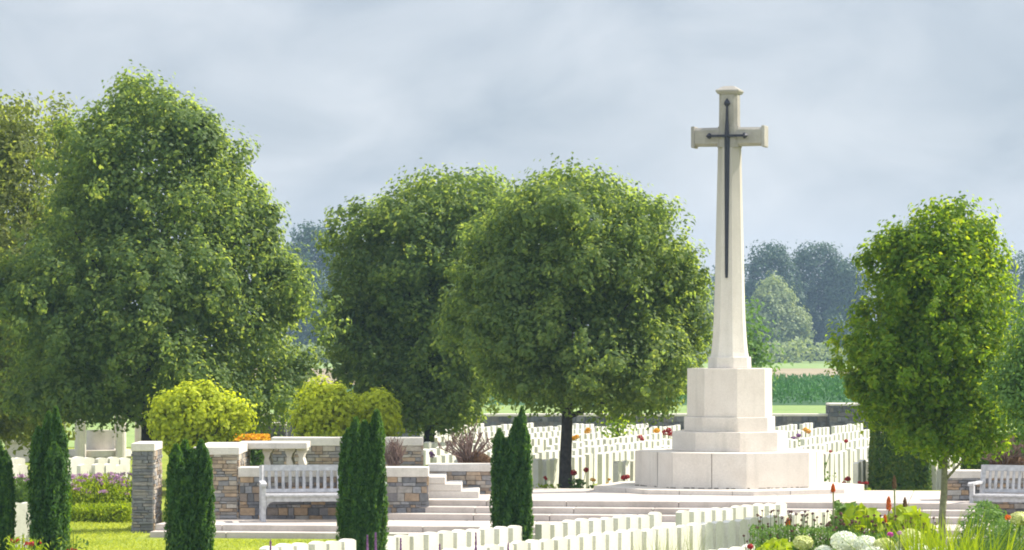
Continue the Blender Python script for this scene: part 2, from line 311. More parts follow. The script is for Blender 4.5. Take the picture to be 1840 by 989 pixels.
def crown_points(prof, depth, nc, k, r, seed, inner=0.45, lump=0.13, gaps=0.12, bough=None, rag=.24):
    """prof: rows (z, x_left, x_right) of the crown relative to the trunk foot; depth: front-to-back radius / side radius"""
    rng = np.random.default_rng(seed); bough = bough or r * 4.9
    pr = np.array(sorted(prof), float)
    zs = np.linspace(pr[0, 0], pr[-1, 0], 400)
    xl = np.interp(zs, pr[:, 0], pr[:, 1]); xr = np.interp(zs, pr[:, 0], pr[:, 2])
    w = (xr - xl); H = pr[-1, 0] - pr[0, 0]; zc = (pr[0, 0] + pr[-1, 0]) / 2
    ph = rng.uniform(0, 6.28, 6)
    def sample(m, lo, hi, pw):
        cdf = np.cumsum(w ** pw + 0.12 * w.max()); cdf /= cdf[-1]
        z = np.interp(rng.random(m), cdf, zs)
        cx = np.interp(z, zs, (xl + xr) / 2); rx = np.interp(z, zs, w / 2); th = rng.uniform(0, 2 * math.pi, m)
        rho = lo + (hi - lo) * rng.random(m) ** 0.6
        lum = np.sin(3 * th + ph[0] + 5 * z / H) * 0.5 + np.sin(5 * th + ph[1] - 9 * z / H) * 0.45 + np.sin(2 * th + 14 * z / H + ph[2]) * 0.4 + np.sin(9 * th + ph[4] + 25 * z / H) * 0.4
        rho = rho * (1 + lump * lum - lump * 0.35)
        rr = np.maximum(rx - r * 0.35, r * .25)
        c = np.stack([cx + rr * rho * np.cos(th), depth * rr * rho * np.sin(th), z + rng.normal(size=m) * r * .4], 1)
        return c, th, z
    nb = max(14, nc // 66)
    lc, lth, lz = sample(nb, .74, 1.0, 1.0)
    lod = nrm(np.stack([np.cos(lth), np.sin(lth), (lz - zc) / (H * 0.5) * 0.8], 1))
    lr = bough * (0.6 + 0.8 * rng.random(nb))
    lc[:, 2] -= lr * .35
    q = rng.integers(0, nb, nc)
    d = nrm(rng.normal(size=(nc, 3)) * .62 + lod[q] * .55 + np.array([0, 0, .35]))
    c = lc[q] + d * lr[q][:, None] * (0.75 + 0.35 * rng.random((nc, 1)))
    # keep inside the traced outline, give or take a tuft
    wx = np.interp(c[:, 2], zs, w / 2); cxx = np.interp(c[:, 2], zs, (xl + xr) / 2)
    rr_ = np.hypot((c[:, 0] - cxx), c[:, 1] / depth) / np.maximum(wx, r * .3)
    lim = 1.0 - rag / 2 + rag * rng.random(nb)
    kp = (rr_ < lim[q] + .16 * (rng.random(nc) < .10)) & (c[:, 2] < pr[-1, 0] - r * 3.6 * (.6 + .6 * rng.random(nc))) & (c[:, 2] > pr[0, 0] - r * .3)
    fld = np.sin(c[:, 0] * 2.1 + ph[3]) + np.sin(c[:, 1] * 2.3 + ph[4]) + np.sin(c[:, 2] * 2.6 + ph[5] + c[:, 0])
    kp &= fld > np.quantile(fld, gaps); c = c[kp]; od = nrm(d[kp] + lod[q][kp] * .4)
    P1, N1 = clumped(c, od, k, r, rng)
    # sparser leaves on the inner twigs
    c2, th2, z2 = sample(int(nc * inner), .30, .86, 1.2)
    od2 = nrm(np.stack([np.cos(th2), np.sin(th2), 0 * z2 + .3], 1))
    P2, N2 = clumped(c2, od2, max(8, k // 2), r * 1.8, rng, 1.2, .3, .5)
    return (np.concatenate([P1, P2]), np.concatenate([N1, N2])), rng

def limbs(mb, base_r, h0, prof, seed, n=9, depth=0.9, top=None):
    rng = random.Random(seed); pr = sorted(prof); zt = top or (pr[-1][0] * 0.9)
    pts = [(0, 0, -0.15), (0, 0, 0.30), (0, 0, 0.75), (0.03, 0.02, max(h0, 1.0)), (0.06, -0.03, h0 + (zt - h0) * 0.45), (0.0, 0.05, zt)]
    mb.tube(pts, [base_r * 1.55, base_r * 1.2, base_r, base_r * 0.92, base_r * 0.5, base_r * 0.08], 12)
    for i in range(n):
        a = i * 2.4 + rng.uniform(-.4, .4); z0 = h0 + (zt - h0) * (0.03 + 0.6 * i / n)
        zz = z0 + (zt - h0) * rng.uniform(.18, .34)
        w = np.interp(zz, [p[0] for p in pr], [(p[2] - p[1]) / 2 for p in pr]) * 0.75
        cx = np.interp(zz, [p[0] for p in pr], [(p[2] + p[1]) / 2 for p in pr])
        e = (cx + w * math.cos(a), w * depth * math.sin(a), zz)
        m_ = (e[0] * 0.45, e[1] * 0.45, z0 + (zz - z0) * 0.35)
        mb.tube([(0.03, 0, z0), m_, e], [base_r * 0.45, base_r * 0.3, base_r * 0.06], 7)

def tree(name, label, cat, u, Y, gz, prof_px, nc, k, r, leaf, m, bark, trunk_r, h0, seed, depth=0.9, group=None, inner=0.8, lump=0.13, gaps=0.12, nl=9, rag=.24):
    """prof_px: rows (v, u_left, u_right) of the crown at the tree's own distance, turned into metres here"""
    x0 = X(u, Y)
    prof = [(Z(v, Y) - gz, X(a, Y) - x0, X(b, Y) - x0) for v, a, b in prof_px]
    t = thing(name, label, cat, (x0, Y, gz), 0, group)
    mb = MB(); limbs(mb, trunk_r, h0, prof, seed, nl, depth); mb.build('trunk', bark, t, smooth=True)
    (P, Nn), rng = crown_points(prof, depth, nc, k, r, seed, inner, lump, gaps, None, rag)
    leaves('crown', P, Nn, leaf, m, t, rng=rng)
    return t

# ------------------------------------------------------------------ ground and fields (setting)
def sstep(a, b, x):
    t = min(1, max(0, (x - a) / (b - a))); return t * t * (3 - 2 * t)
def gh(x, y):
    right = sstep(-6.5, -5.6, x)
    rear = 0.46 * sstep(55.4, 57.6, y) * (1 - 0.78 * sstep(60.6, 62.4, y)) * right + 0.10 * sstep(72, 88, y) * (1 - right)
    dip = -0.0135 * max(0, min(y, 52) - 38.5) * sstep(-4.5, -2.0, x) * (1 - sstep(50.5, 52.6, y))
    return rear + dip
xs = np.unique(np.concatenate([np.linspace(-400, -12, 24), np.linspace(-12, 12, 97), np.linspace(12, 400, 24)]))
ys = np.unique(np.concatenate([np.linspace(-60, 26, 18), np.linspace(26, 104, 240), np.linspace(104, 900, 50)]))
g = MB(); nx = len(xs)
g.v = [(x, y, gh(x, y)) for y in ys for x in xs]
g.f = [(j * nx + i, j * nx + i + 1, (j + 1) * nx + i + 1, (j + 1) * nx + i) for j in range(len(ys) - 1) for i in range(nx - 1)]; g.mi = [0] * len(g.f)
kind(g.build('ground', M['lawn'], smooth=True), 'structure')

def sheet(name, m, x0, x1, y0, y1, z):
    b = MB(); b.add([(x0, y0, z), (x1, y0, z), (x1, y1, z), (x0, y1, z)], [(0, 1, 2, 3)]); return kind(b.build(name, m), 'structure')
sheet('meadow', M['meadow'], -150, 180, 95.5, 156, 0.115)
sheet('field', M['crop_ground'], -150, 180, 156, 225, 0.12)
sheet('dirt_track', M['soil'], -150, 180, 225, 352, 0.125)
sheet('far_field', M['meadow'], -150, 180, 352, 540, 0.13)

# ------------------------------------------------------------------ terrace and steps (setting)
RT = R(8.0)
tx, ty = math.cos(RT), -math.sin(RT); dx_, dy_ = math.sin(RT), math.cos(RT)
OX, OY = X(1100, 55.7), 55.7
def T(a, b, z): return (OX + a * tx + b * dx_, OY + a * ty + b * dy_, z)
def slab(mb, a0, a1, b0, b1, z0, z1, mi=0, nose=0.0):
    v = [T(a0, b0, z0), T(a1, b0, z0), T(a1, b1, z0), T(a0, b1, z0), T(a0, b0, z1), T(a1, b0, z1), T(a1, b1, z1), T(a0, b1, z1)]
    mb.add(v, [(3, 2, 1, 0), (4, 5, 6, 7), (0, 1, 5, 4), (1, 2, 6, 5), (2, 3, 7, 6), (3, 0, 4, 7)], mi)
def stone_course(mb, a0, a1, b0, b1, z0, z1, seed, lo=1.1, hi=2.3):
    rr = random.Random(seed); a = a0
    while a < a1 - 0.02:
        e = min(a1, a + rr.uniform(lo, hi));
        if a1 - e < 0.5: e = a1
        slab(mb, a, e - 0.009, b0 + rr.uniform(-.003, .003), b1, z0, z1 + rr.uniform(-.0015, .0015)); a = e
te = MB()
TA0, TA1 = -3.9, 6.15
for i, (b0, z1) in enumerate(((0.0, 0.50), (-0.35, 0.40), (-0.70, 0.30))):
    stone_course(te, TA0, TA1, b0, b0 + (0.42 if i else 4.6), z1 - 0.11, z1, 10 + i)
slab(te, TA0 + .01, TA1 - .01, 0.015, 4.5, 0.0, 0.38, 1)
slab(te, TA0 + .01, TA1 - .01, -0.335, 0.05, 0.0, 0.285, 1)
slab(te, TA0 + .01, TA1 - .01, -0.685, -0.3, 0.0, 0.19, 1)
kind(te.build('terrace', [M['paving'], M['joint']], bevel=0.012), 'structure')
la = MB()
LA0, LA1 = -7.2, 9.5
stone_course(la, LA0, LA1, -2.45, -1.6, 0.09, 0.196, 31)
stone_course(la, LA0, LA1, -2.81, -2.40, -0.03, 0.096, 32, 1.2, 2.0)
for k in range(3): stone_course(la, LA0, LA1, -1.6 + k * 1.0, -0.609 + k * 1.0, 0.1, 0.195, 33 + k, .8, 1.5)
slab(la, LA0 + .01, LA1 - .01, -2.43, 2.2, -0.1, 0.12, 1)
slab(la, LA0 + .01, LA1 - .01, -2.79, -2.3, -0.1, 0.03, 1)
kind(la.build('landing', [M['paving'], M['joint']], bevel=0.012), 'structure')

# ------------------------------------------------------------------ the cross
CY, CX = 60.0, X(1311, 60.0)
RC = R(-16.5)                                   # front turned towards the photo's left
cross = thing('memorial_cross', 'tall pale stone memorial cross with dark bronze sword on octagonal stepped base', 'cross', (CX, CY, 0), RC)
def octa(Rv, z, ph=22.5): return [(Rv * math.cos(R(ph + 45 * i)), Rv * math.sin(R(ph + 45 * i)), z) for i in range(8)]
def octier(name, R0, R1, z0, z1, joints=(), bev=0.012, R2=None, m='portland'):
    b = MB(); b.loft([octa(R0, z0), octa(R1, z1)])
    for f, s in joints:                          # face index, place along the face
        an = R(-90 + 45 * f); ap = (R0 * math.cos(R(22.5))); side = 2 * R0 * math.sin(R(22.5))
        c = (ap * math.cos(an) - math.sin(an) * s * side, ap * math.sin(an) + math.cos(an) * s * side, (z0 + z1) / 2 - .004)
        b.box(c, (0.012, 0.006, z1 - z0 - 0.01), an + R(90), 1)
    return b.build(name, [M[m], M['joint']], cross, bevel=bev)
octier('base_slab', 2.46, 2.46, 0.36, 0.58, [(-1, .1), (0, -.2), (0, .3), (1, -.1), (1, .35)])
octier('lower_step', 1.72, 1.715, 0.58, 1.205, [(-1, .1), (0, .03), (2, .0), (3, .1)])
rd = random.Random(4); b = MB()
for f in (-1, 0, 1):
    an = R(-90 + 45 * f); ap = 1.72 * math.cos(R(22.5)); side = 2 * 1.72 * math.sin(R(22.5)); p_ = -.48
    while p_ < .46:
        w_ = rd.uniform(.03, .13)
        c_ = (p_ + w_ / 2) * side
        if rd.random() < .6: b.box((ap * math.cos(an) - math.sin(an) * c_, ap * math.sin(an) + math.cos(an) * c_, .589), (w_ * side, .02, rd.uniform(.010, .028)), an + R(90))
        p_ += w_ + rd.uniform(.0, .05)
kind(b.build('moss', M['joint'], cross), 'stuff')
octier('upper_step', 1.05, 1.045, 1.205, 1.555)
octier('pedestal_base', 0.83, 0.83, 1.555, 1.815)
octier('pedestal', 0.777, 0.770, 1.815, 2.68, bev=0.008)
octier('shaft_base', 0.397, 0.392, 2.68, 2.885, m='shaft')
sh = MB()
prof = [(0.352, 2.885), (0.335, 2.96), (0.318, 3.12), (0.306, 3.26), (0.289, 3.55), (0.276, 3.95), (0.212, 6.64)]
sh.loft([octa(r_, z_) for r_, z_ in prof])
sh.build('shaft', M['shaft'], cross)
def chamfer_bar(mb, ax, a0, a1, w0, d0, w1, d1, ch=0.05, mi=0):
    """bar along z (ax=2) or x (ax=0) with chamfered long edges"""
    rings = []
    for a, w, d in ((a0, w0, d0), (a1, w1, d1)):
        pr_ = [(w - ch, -d), (w, -d + ch), (w, d - ch), (w - ch, d), (-w + ch, d), (-w, d - ch), (-w, -d + ch), (-w + ch, -d)]
        rings.append([(p, q, a) if ax == 2 else (a, q, p) for p, q in pr_])
    if ax == 0: rings = [list(reversed(r_)) for r_ in rings]
    mb.loft(rings, mi)
hd = MB()
chamfer_bar(hd, 2, 6.64, 7.02, 0.196, 0.190, 0.185, 0.180, 0.055)
chamfer_bar(hd, 2, 7.02, 7.62, 0.170, 0.168, 0.166, 0.164, 0.055)
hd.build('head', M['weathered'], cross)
for s in (-1, 1):
    ar = MB(); chamfer_bar(ar, 0, s * 0.15, s * 0.615, 0.168, 0.150, 0.163, 0.146, 0.045)
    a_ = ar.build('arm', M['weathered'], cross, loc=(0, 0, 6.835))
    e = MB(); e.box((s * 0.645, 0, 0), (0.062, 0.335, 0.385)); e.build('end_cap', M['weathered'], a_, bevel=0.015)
cp = MB()
cp.loft([[(x * 0.182, y * 0.180, 7.60) for x, y in ((-1, -1), (1, -1), (1, 1), (-1, 1))], [(x * 0.212, y * 0.208, 7.645) for x, y in ((-1, -1), (1, -1), (1, 1), (-1, 1))], [(x * 0.212, y * 0.208, 7.67) for x, y in ((-1, -1), (1, -1), (1, 1), (-1, 1))], [(x * 0.09, y * 0.09, 7.745) for x, y in ((-1, -1), (1, -1), (1, 1), (-1, 1))]])
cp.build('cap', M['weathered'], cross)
# bronze sword, point down, fixed on the front face (local -y)
sw = MB(); yb = -0.232
def front_y(z): return -(np.interp(z, [3.26, 3.55, 3.95, 6.64, 7.02, 7.62], [.306 * .924, .289 * .924, .276 * .924, .196, .182, .166]) + 0.006)
zz = [4.30, 4.42, 6.3, 6.84]; ww = [0.024, 0.030, 0.046, 0.050]
rings = []
for z_, w_ in zip(zz, ww):
    y_ = front_y(z_); rings.append([(-w_, y_, z_), (0, y_ - 0.032, z_), (w_, y_, z_), (0, y_ + 0.015, z_)])
sw.loft(rings)
sword = sw.build('sword', M['bronze'], cross)
hl = MB()
hl.tube([(0, front_y(6.84) - .025, 6.84), (0, front_y(7.2) - .03, 7.15), (0, front_y(7.4) - .03, 7.40)], [0.046, 0.026, 0.020], 8)
hl.loft([[(dx * s_, front_y(7.42) - .03 + dy * s_ * .7, z_) for dx, dy in ((-1, 0), (0, -1), (1, 0), (0, 1))] for z_, s_ in ((7.36, .015), (7.415, .056), (7.45, .05), (7.52, .004))])
hl.build('hilt', M['bronze'], sword)
gd = MB(); yg = front_y(6.84) - 0.022
gd.box((0, yg, 6.845), (0.66, 0.045, 0.042))
for s in (-1, 1):
    gd.loft([[(s * (0.31 + dd), yg + a * rr, 6.845 + b * rr) for a, b in ((-1, 0), (0, -1), (1, 0), (0, 1))] for dd, rr in ((-.03, .012), (0.0, .055), (.03, .05), (.075, .006))])
gd.build('crossguard', M['bronze'], sword)

# ------------------------------------------------------------------ rubble walls
def courses(mb, x0, x1, z0, z1, y, rz_axis, rr, lo=.035, hi=.09, ll=(.07, .27), out=-1, mi=0):
    """stones laid in courses on the plane y (rz_axis False: face along x; True: face along y at x = y)"""
    z = z0
    while z < z1 - 0.02:
        h = min(rr.uniform(lo, hi), z1 - z)
        if z1 - z - h < 0.03: h = z1 - z
        a = x0
        while a < x1 - 0.01:
            w = min(rr.uniform(*ll), x1 - a)
            if x1 - a - w < 0.06: w = x1 - a
            pz = rr.uniform(0.012, 0.034); gp = 0.012
            j = [rr.uniform(-.006, .006) for _ in range(8)]
            A, B, Z0, Z1 = a + gp / 2, a + w - gp / 2, z + gp / 2, z + h - gp / 2
            f = [(A + j[0], Z0 + j[1]), (B + j[2], Z0 + j[3]), (B + j[4], Z1 + j[5]), (A + j[6], Z1 + j[7])]
            bk_ = [(A - .004, Z0 - .004), (B + .004, Z0 - .004), (B + .004, Z1 + .004), (A - .004, Z1 + .004)]
            vs = []
            for q, yy in ((bk_, y - out * 0.002), (f, y + out * pz)):
                for p in q: vs.append((yy, p[0], p[1]) if rz_axis else (p[0], yy, p[1]))
            fs = [(4, 5, 6, 7), (0, 1, 5, 4), (1, 2, 6, 5), (2, 3, 7, 6), (3, 0, 4, 7)]
            flip = (out > 0) != rz_axis
            mb.add(vs, [tuple(reversed(q)) for q in fs] if flip else fs, mi)
            a += w
        z += h
def wall(name, label, x0, x1, y0, y1, z0, z1, stone, seed, cop=0.13, over=0.05, group=None, hi=.09, parent=None, copmat='coping', right=True, left=True, cop_len=1.1, right_mi=0):
    rr = random.Random(seed)
    t = thing(name, label, 'wall', ((x0 + x1) / 2, (y0 + y1) / 2, z0), 0, group) if parent is None else parent
    ox, oy, oz = t.location
    x0 -= ox; x1 -= ox; y0 -= oy; y1 -= oy; z0 -= oz; z1 -= oz
    zt = z1 - cop
    b = MB(); b.box(((x0 + x1) / 2, (y0 + y1) / 2, (z0 + zt) / 2), (x1 - x0, y1 - y0, zt - z0), 0, 1)
    courses(b, x0, x1, z0, zt, y0, False, rr, hi=hi)
    if right: courses(b, y0, y1, z0, zt, x1, True, rr, hi=hi, out=1, mi=right_mi)
    if left: courses(b, y0, y1, z0, zt, x0, True, rr, hi=hi, out=-1)
    b.build('masonry', [M[stone], M['mortar'], M['rubble_warm']], t)
    if cop:
        c = MB(); lon = (x1 - x0) >= (y1 - y0); a0, a1 = (x0 - over, x1 + over) if lon else (y0 - over, y1 + over); a = a0
        while a < a1 - 0.01:
            e = min(a1, a + cop_len * rr.uniform(.85, 1.25))
            if a1 - e < 0.35: e = a1
            mid, ln = (a + e) / 2, e - a - 0.008
            if lon: c.box((mid, (y0 + y1) / 2, z1 - cop / 2), (ln, y1 - y0 + 2 * over, cop))
            else: c.box(((x0 + x1) / 2, mid, z1 - cop / 2), (x1 - x0 + 2 * over, ln, cop))
            a = e
        c.build('coping', M[copmat], t, bevel=0.012)
    return t

WY = 55.80
wall('garden_wall', 'grey rubble end wall with white coping rising from the lawn beside the shrubs', X(239, 55.2), X(275, 55.2), 55.2, 56.4, -0.05, 1.48, 'rubble_grey', 3, over=.03, right_mi=2, hi=.07)  # sunlight put into the colour: warmer, lighter stones on the right face
wall('garden_wall', 'warm tan rubble pier with white coping left of the slatted bench', X(352, WY), X(426, WY), WY - .012, 58.4, 0.15, 1.40, 'rubble_warm', 4, over=.04)
wall('garden_wall', 'low rubble wall with white coping directly behind the left slatted bench', X(426, WY) + .045, X(767, WY), WY, WY + .5, 0.15, 1.06, 'rubble', 5, cop=0.16, over=.03, hi=.15)
wall('garden_wall', 'rear rubble wall with pale coping behind the stone table', X(490, 59.8), X(757, 59.8), 59.8, 60.3, 0.2, 1.44, 'rubble_warm', 6, cop=.15, over=.03)
wall('garden_wall', 'short low wall with pale coping beside the side steps and the bare brown shrub', X(772, 58.3), X(886, 58.3), 58.3, 58.8, 0.2, 1.02, 'rubble_warm', 8, cop=.13, over=.03)
wall('garden_wall', 'low grey rubble wall with pale coping behind the right slatted bench', X(1702, 55.9), X(1702, 55.9) + 3.2, 55.9, 56.4, 0.10, 1.00, 'rubble', 9, cop=.13, over=.02)
# three side steps that climb towards the shrub garden
ss = MB()
for u1, zt, z0 in ((861, .62, .45), (830, .74, .621), (801, .86, .741)):
    x0, x1 = X(752, 57.2), X(u1, 57.2); ss.box(((x0 + x1) / 2, 57.5, (z0 + zt) / 2), (x1 - x0, 1.5, zt - z0))
tag(ss.build('side_steps', M['coping'], bevel=0.012), 'three pale stone side steps climbing left between two low walls', 'steps')
# stone table on scroll brackets
tb = thing('stone_table', 'white stone slab on scroll brackets above the low wall behind the bench', 'table', (X(494, 58.2), 58.0, 0.5))
sb = MB(); sb.box((0, 0, 0.865), (X(557, 58.2) - X(433, 58.2), 1.0, 0.11)); sb.build('slab', M['coping'], tb, bevel=0.012)
for uu in (484, 524, 545):
    k_ = MB(); xx = X(uu, 58.2) - X(494, 58.2)
    pts = [(-.02, .0), (.06, .0), (.07, .10), (.03, .20), (.06, .28), (.11, .33), (.11, .36), (-.10, .36), (-.09, .30), (-.05, .22), (-.07, .12)]
    fr = [(xx + p * .85, -.32, q * 1.0 + .445) for p, q in pts]; ba = [(a, .3, c) for a, _, c in fr]
    k_.loft([fr, ba]); k_.build('bracket', M['coping'], tb)
bl = MB(); bl.box((0, 0, .21), (X(557, 58.2) - X(470, 58.2), .7, .46)); bl.build('plinth', M['coping'], tb)

# back boundary wall of the cemetery
wall('boundary_wall', 'long dark stone wall closing the cemetery behind the tree trunks', X(350, 94), X(1488, 94), 94, 94.5, 0.0, 1.10, 'slate', 11, cop=.07, over=.02, cop_len=2.0, hi=.16, copmat='coping', right=False, left=False)
wall('boundary_wall', 'tall dark stone block with pale top at the end of the boundary wall', X(1489, 94), X(1640, 94), 93.6, 94.7, 0.0, 1.40, 'slate', 12, cop=.06, over=.02, hi=.16)
wall('boundary_wall', 'grey wall piece with raised top seen between the two golden shrubs', X(444, 80), X(512, 80), 80, 80.6, 0.0, 1.20, 'slate', 13, cop=.07, over=.02)

# ------------------------------------------------------------------ benches
def bench(label, x, y, z, rz, L_=1.85):
    t = thing('garden_bench', label, 'bench', (x, y, z), rz, 'slatted benches on the landing')
    h = L_ / 2
    for s in (-1, 1):
        b = MB(); b.box((s * (h - .04), -.26, .30), (.075, .075, .60)); b.build('leg', M['teak'], t, bevel=.006)
        b = MB(); b.tube([(s * (h - .04), .24, 0), (s * (h - .04), .24, .44), (s * (h - .04), .33, .91)], .046, 4); b.build('leg', M['teak'], t)
        b = MB(); b.loft([[(s * (h - .04) + a, yy, zz + c) for a, c in ((-.05, -.02), (.05, -.02), (.05, .02), (-.05, .02))] for yy, zz in ((-.34, .605), (-.30, .625), (.0, .625), (.27, .64))]); b.build('armrest', M['teak'], t)
    b = MB()
    for k in range(6): b.box((0, -.28 + k * .088, .43 + .002 * k), (L_ - .1, .07, .028))
    b.box((0, -.262, .375), (L_ - .16, .045, .085)); b.box((0, .225, .375), (L_ - .16, .045, .085))
    for s in (-1, 1):
        x0 = s * (h - .08)
        b.loft([[(x0, -.245 + dy, .335), (x0, -.245 + dy, .20), (x0 - s * .02, -.245 + dy, .265), (x0 - s * .06, -.245 + dy, .31), (x0 - s * .14, -.245 + dy, .335)] for dy in (-.02, .02)])
        b.box((s * (h - .04), -.01, .38), (.04, .44, .07)); b.box((s * (h - .04), -.01, .15), (.035, .44, .05))
    b.build('seat', M['teak'], t)
    b = MB()
    b.box((0, .325, .865), (L_ - .12, .04, .10), 0, 0, R(-10)); b.box((0, .255, .49), (L_ - .12, .035, .06), 0, 0, R(-10))
    n = 16
    for k in range(n):
        xx = -h + .16 + (L_ - .32) * k / (n - 1)
        b.tube([(xx, .262, .51), (xx, .322, .83)], .026, 4)
    b.build('backrest', M['teak'], t)
    return t
bench('pale grey slatted bench before the low rubble wall, half hidden by a yew', X(470, 55.15) + 1.0, 55.25, 0.197, R(7), 2.05)
bench('grey slatted bench at the frame edge beside the thin tree trunk', X(1772, 54.9) + 0.70, 54.9, 0.197, R(-27), 1.85)

# ------------------------------------------------------------------ headstones
def headstone_mesh(seed):
    rr = random.Random(seed); w, d, h = 0.136, 0.050, 0.81
    b = MB(); n = 9
    top = [(-w + 2 * w * i / (n - 1), h - 0.028 * ((2 * i / (n - 1) - 1) ** 2)) for i in range(n)]
    pr_ = [(w, -0.25)] + list(reversed([(x, z) for x, z in top])) + [(-w, -0.25)]
    b.loft([[(x, d, z) for x, z in pr_], [(x, -d, z) for x, z in pr_]])
    me = bpy.data.meshes.new('headstone'); me.from_pydata(b.v, [], b.f); me.materials.append(M['head']); me.update()
    return me
HM = [headstone_mesh(1)]
ORD = ['first', 'second', 'third', 'fourth', 'fifth', 'sixth', 'seventh', 'eighth', 'ninth', 'tenth', 'eleventh', 'twelfth', 'thirteenth', 'fourteenth', 'fifteenth', 'sixteenth', 'seventeenth', 'eighteenth', 'nineteenth', 'twentieth']
def ordw(i):
    if i < 20: return ORD[i]
    tens = {2: 'twenty', 3: 'thirty', 4: 'forty', 5: 'fifty'}; t_, o_ = divmod(i + 1, 10)
    return {20: 'twentieth', 30: 'thirtieth', 40: 'fortieth', 50: 'fiftieth'}[i + 1] if o_ == 0 else tens[t_] + '-' + ORD[o_ - 1]
HS = []
def headstone(x, y, gz, rz, label, group, s=1.0):
    o = bpy.data.objects.new('headstone', HM[0]); C.objects.link(o)
    o.location = (x, y, gz); o.rotation_euler = (RNG.normal() * .010, RNG.normal() * .008, rz + RNG.normal() * .02); o.scale = (s, s, s * (1 + RNG.normal() * .008))
    HS.append(o); return tag(o, label, 'headstone', group)
def hrow(pts, label_fn, group):
    pass
# front far row: from the left edge of the lawn to the steps, three runs parted by gaps
RA = math.atan2(14.0, 7.0)
def on_row(u, xa, ya):      # where the view line through u meets the row line x = xa + .5 (Y - ya)
    k = (u - U0) / F_PX; return (xa - .5 * ya) / (k - .5)
def run(us, xa, ya, zt, where):
    n = len(us)
    for i, u in enumerate(us):
        Y = on_row(u + 11, xa, ya); gz = zt(Y) - 0.80
        headstone(X(u + 11, Y), Y, gz, RA, 'white headstone, %s in %s' % (ordw(i), where), 'headstones in the two front rows')
zt1 = lambda Y: 0.807 - (Y - 38.5) * .0134
run([472, 500, 527, 559, 587, 614], -2.87, 38.5, zt1, 'the run on the lawn left of the bench yew')
run([684, 709, 736, 762, 788, 812, 838, 862, 888, 913], -2.87, 38.5, zt1, 'the back run between the two middle yews')
run([964.6, 988.6, 1011, 1034, 1057, 1078.5, 1100, 1123, 1144, 1166], -2.87, 38.5, zt1, 'the back run between yew and gap')
run([1216, 1237, 1257, 1275.5, 1294.6, 1313.6, 1332, 1352, 1371.6, 1391], -2.87, 38.5, zt1, 'the back run ending below the cross')
zt2 = lambda Y: 0.785 - (Y - 38.5) * .0088
us2 = [798]
while us2[-1] < 1455: us2.append(us2[-1] + np.interp(us2[-1], [798, 1461], [25.2, 18.6]))
run(us2, 0.787, 41.4, zt2, 'the long nearer front row')
run([1268, 1291, 1313, 1335], 3.15, 39.6, lambda Y: .80, 'the nearest run before the hydrangeas')
for i, (u, v) in enumerate(((18, 906), (40, 904))):
    Y = 47 + i * .5; headstone(X(u + 9, Y), Y, Z(v, Y) - .8, R(40), ['pale headstone nearer the left edge between two yews', 'pale headstone touching the leftmost tall yew'][i], 'headstones at the left edge')

# left field, seen over the mauve flower bed
q = 0
LEFTN = [('left field back row', 64.6, 822, [14, 32, 124, 141, 158, 183, 203, 222]), ('left field front row', 62.8, 834, [20, 38, 150, 176, 197, 214])]
for nm, Y0, v0, us in LEFTN:
    for i, u in enumerate(us):
        Y = Y0 + i * .22; headstone(X(u, Y), Y, Z(v0 + (i % 3), Y) - .8, R(52), 'weathered headstone, %s from the left in the %s' % (ordw(i), nm), 'headstones in the left field')

# rear cemetery behind the terrace: rows that run away to the right
RB = R(72); pB = 0.47
rear = []
for rno in range(16):
    xs0 = -11.5 + rno * 1.5
    for j in range(80):
        Y = 62.9 + (rno % 3) * .25 + j * pB * math.sin(RB); x = xs0 + j * pB * math.cos(RB)
        if Y > 91.5: break
        u = U0 + x / Y * F_PX
        vt = V0 + (ZC - .91) / Y * F_PX
        vis = (760 < u < 1250) or (1385 < u < 1580) or (1662 < u < 1735)
        if 1222 < u < 1395 and vt > 745: vis = False       # behind the pedestal
        if 1150 < u < 1475 and vt > 812: vis = False
        if RNG.random() < 0.035 or not vis or math.hypot(x - CX, Y - CY) < 2.9: continue
        if abs(x - X(1016, 63.2)) < .35 and abs(Y - 63.2) < .6: continue
        rear.append((Y, x, rno, u))
rear.sort(); room = 298 - len(HS); cnt = {}
for Y, x, rno, u in rear[:room]:
    block = 'left of the cross' if u < 1245 else ('right of the cross' if u < 1580 else 'behind the thin trunk')
    cnt[(rno, block)] = cnt.get((rno, block), 0) + 1
    headstone(x, Y, 0.10 + RNG.normal() * .012, RB, 'distant white headstone, %s in the %s row %s' % (ordw(cnt[(rno, block)] - 1), ordw(rno), block), 'headstones in the field behind the cross')
fb = MB(); w_, d_ = .136, .05; co_, si_ = math.cos(RB), math.sin(RB)
for Y, x, rno, u in rear[room:]: fb.box((x, Y, .42 + RNG.normal() * .012), (2 * w_, 2 * d_, .98), RB + RNG.normal() * .02)
tag(kind(fb.build('headstones', M['head'], bevel=.012), 'stuff'), 'farthest small white headstones massed before the boundary wall', 'headstones')
print('HEADSTONES', len(HS), 'rear', len(rear))

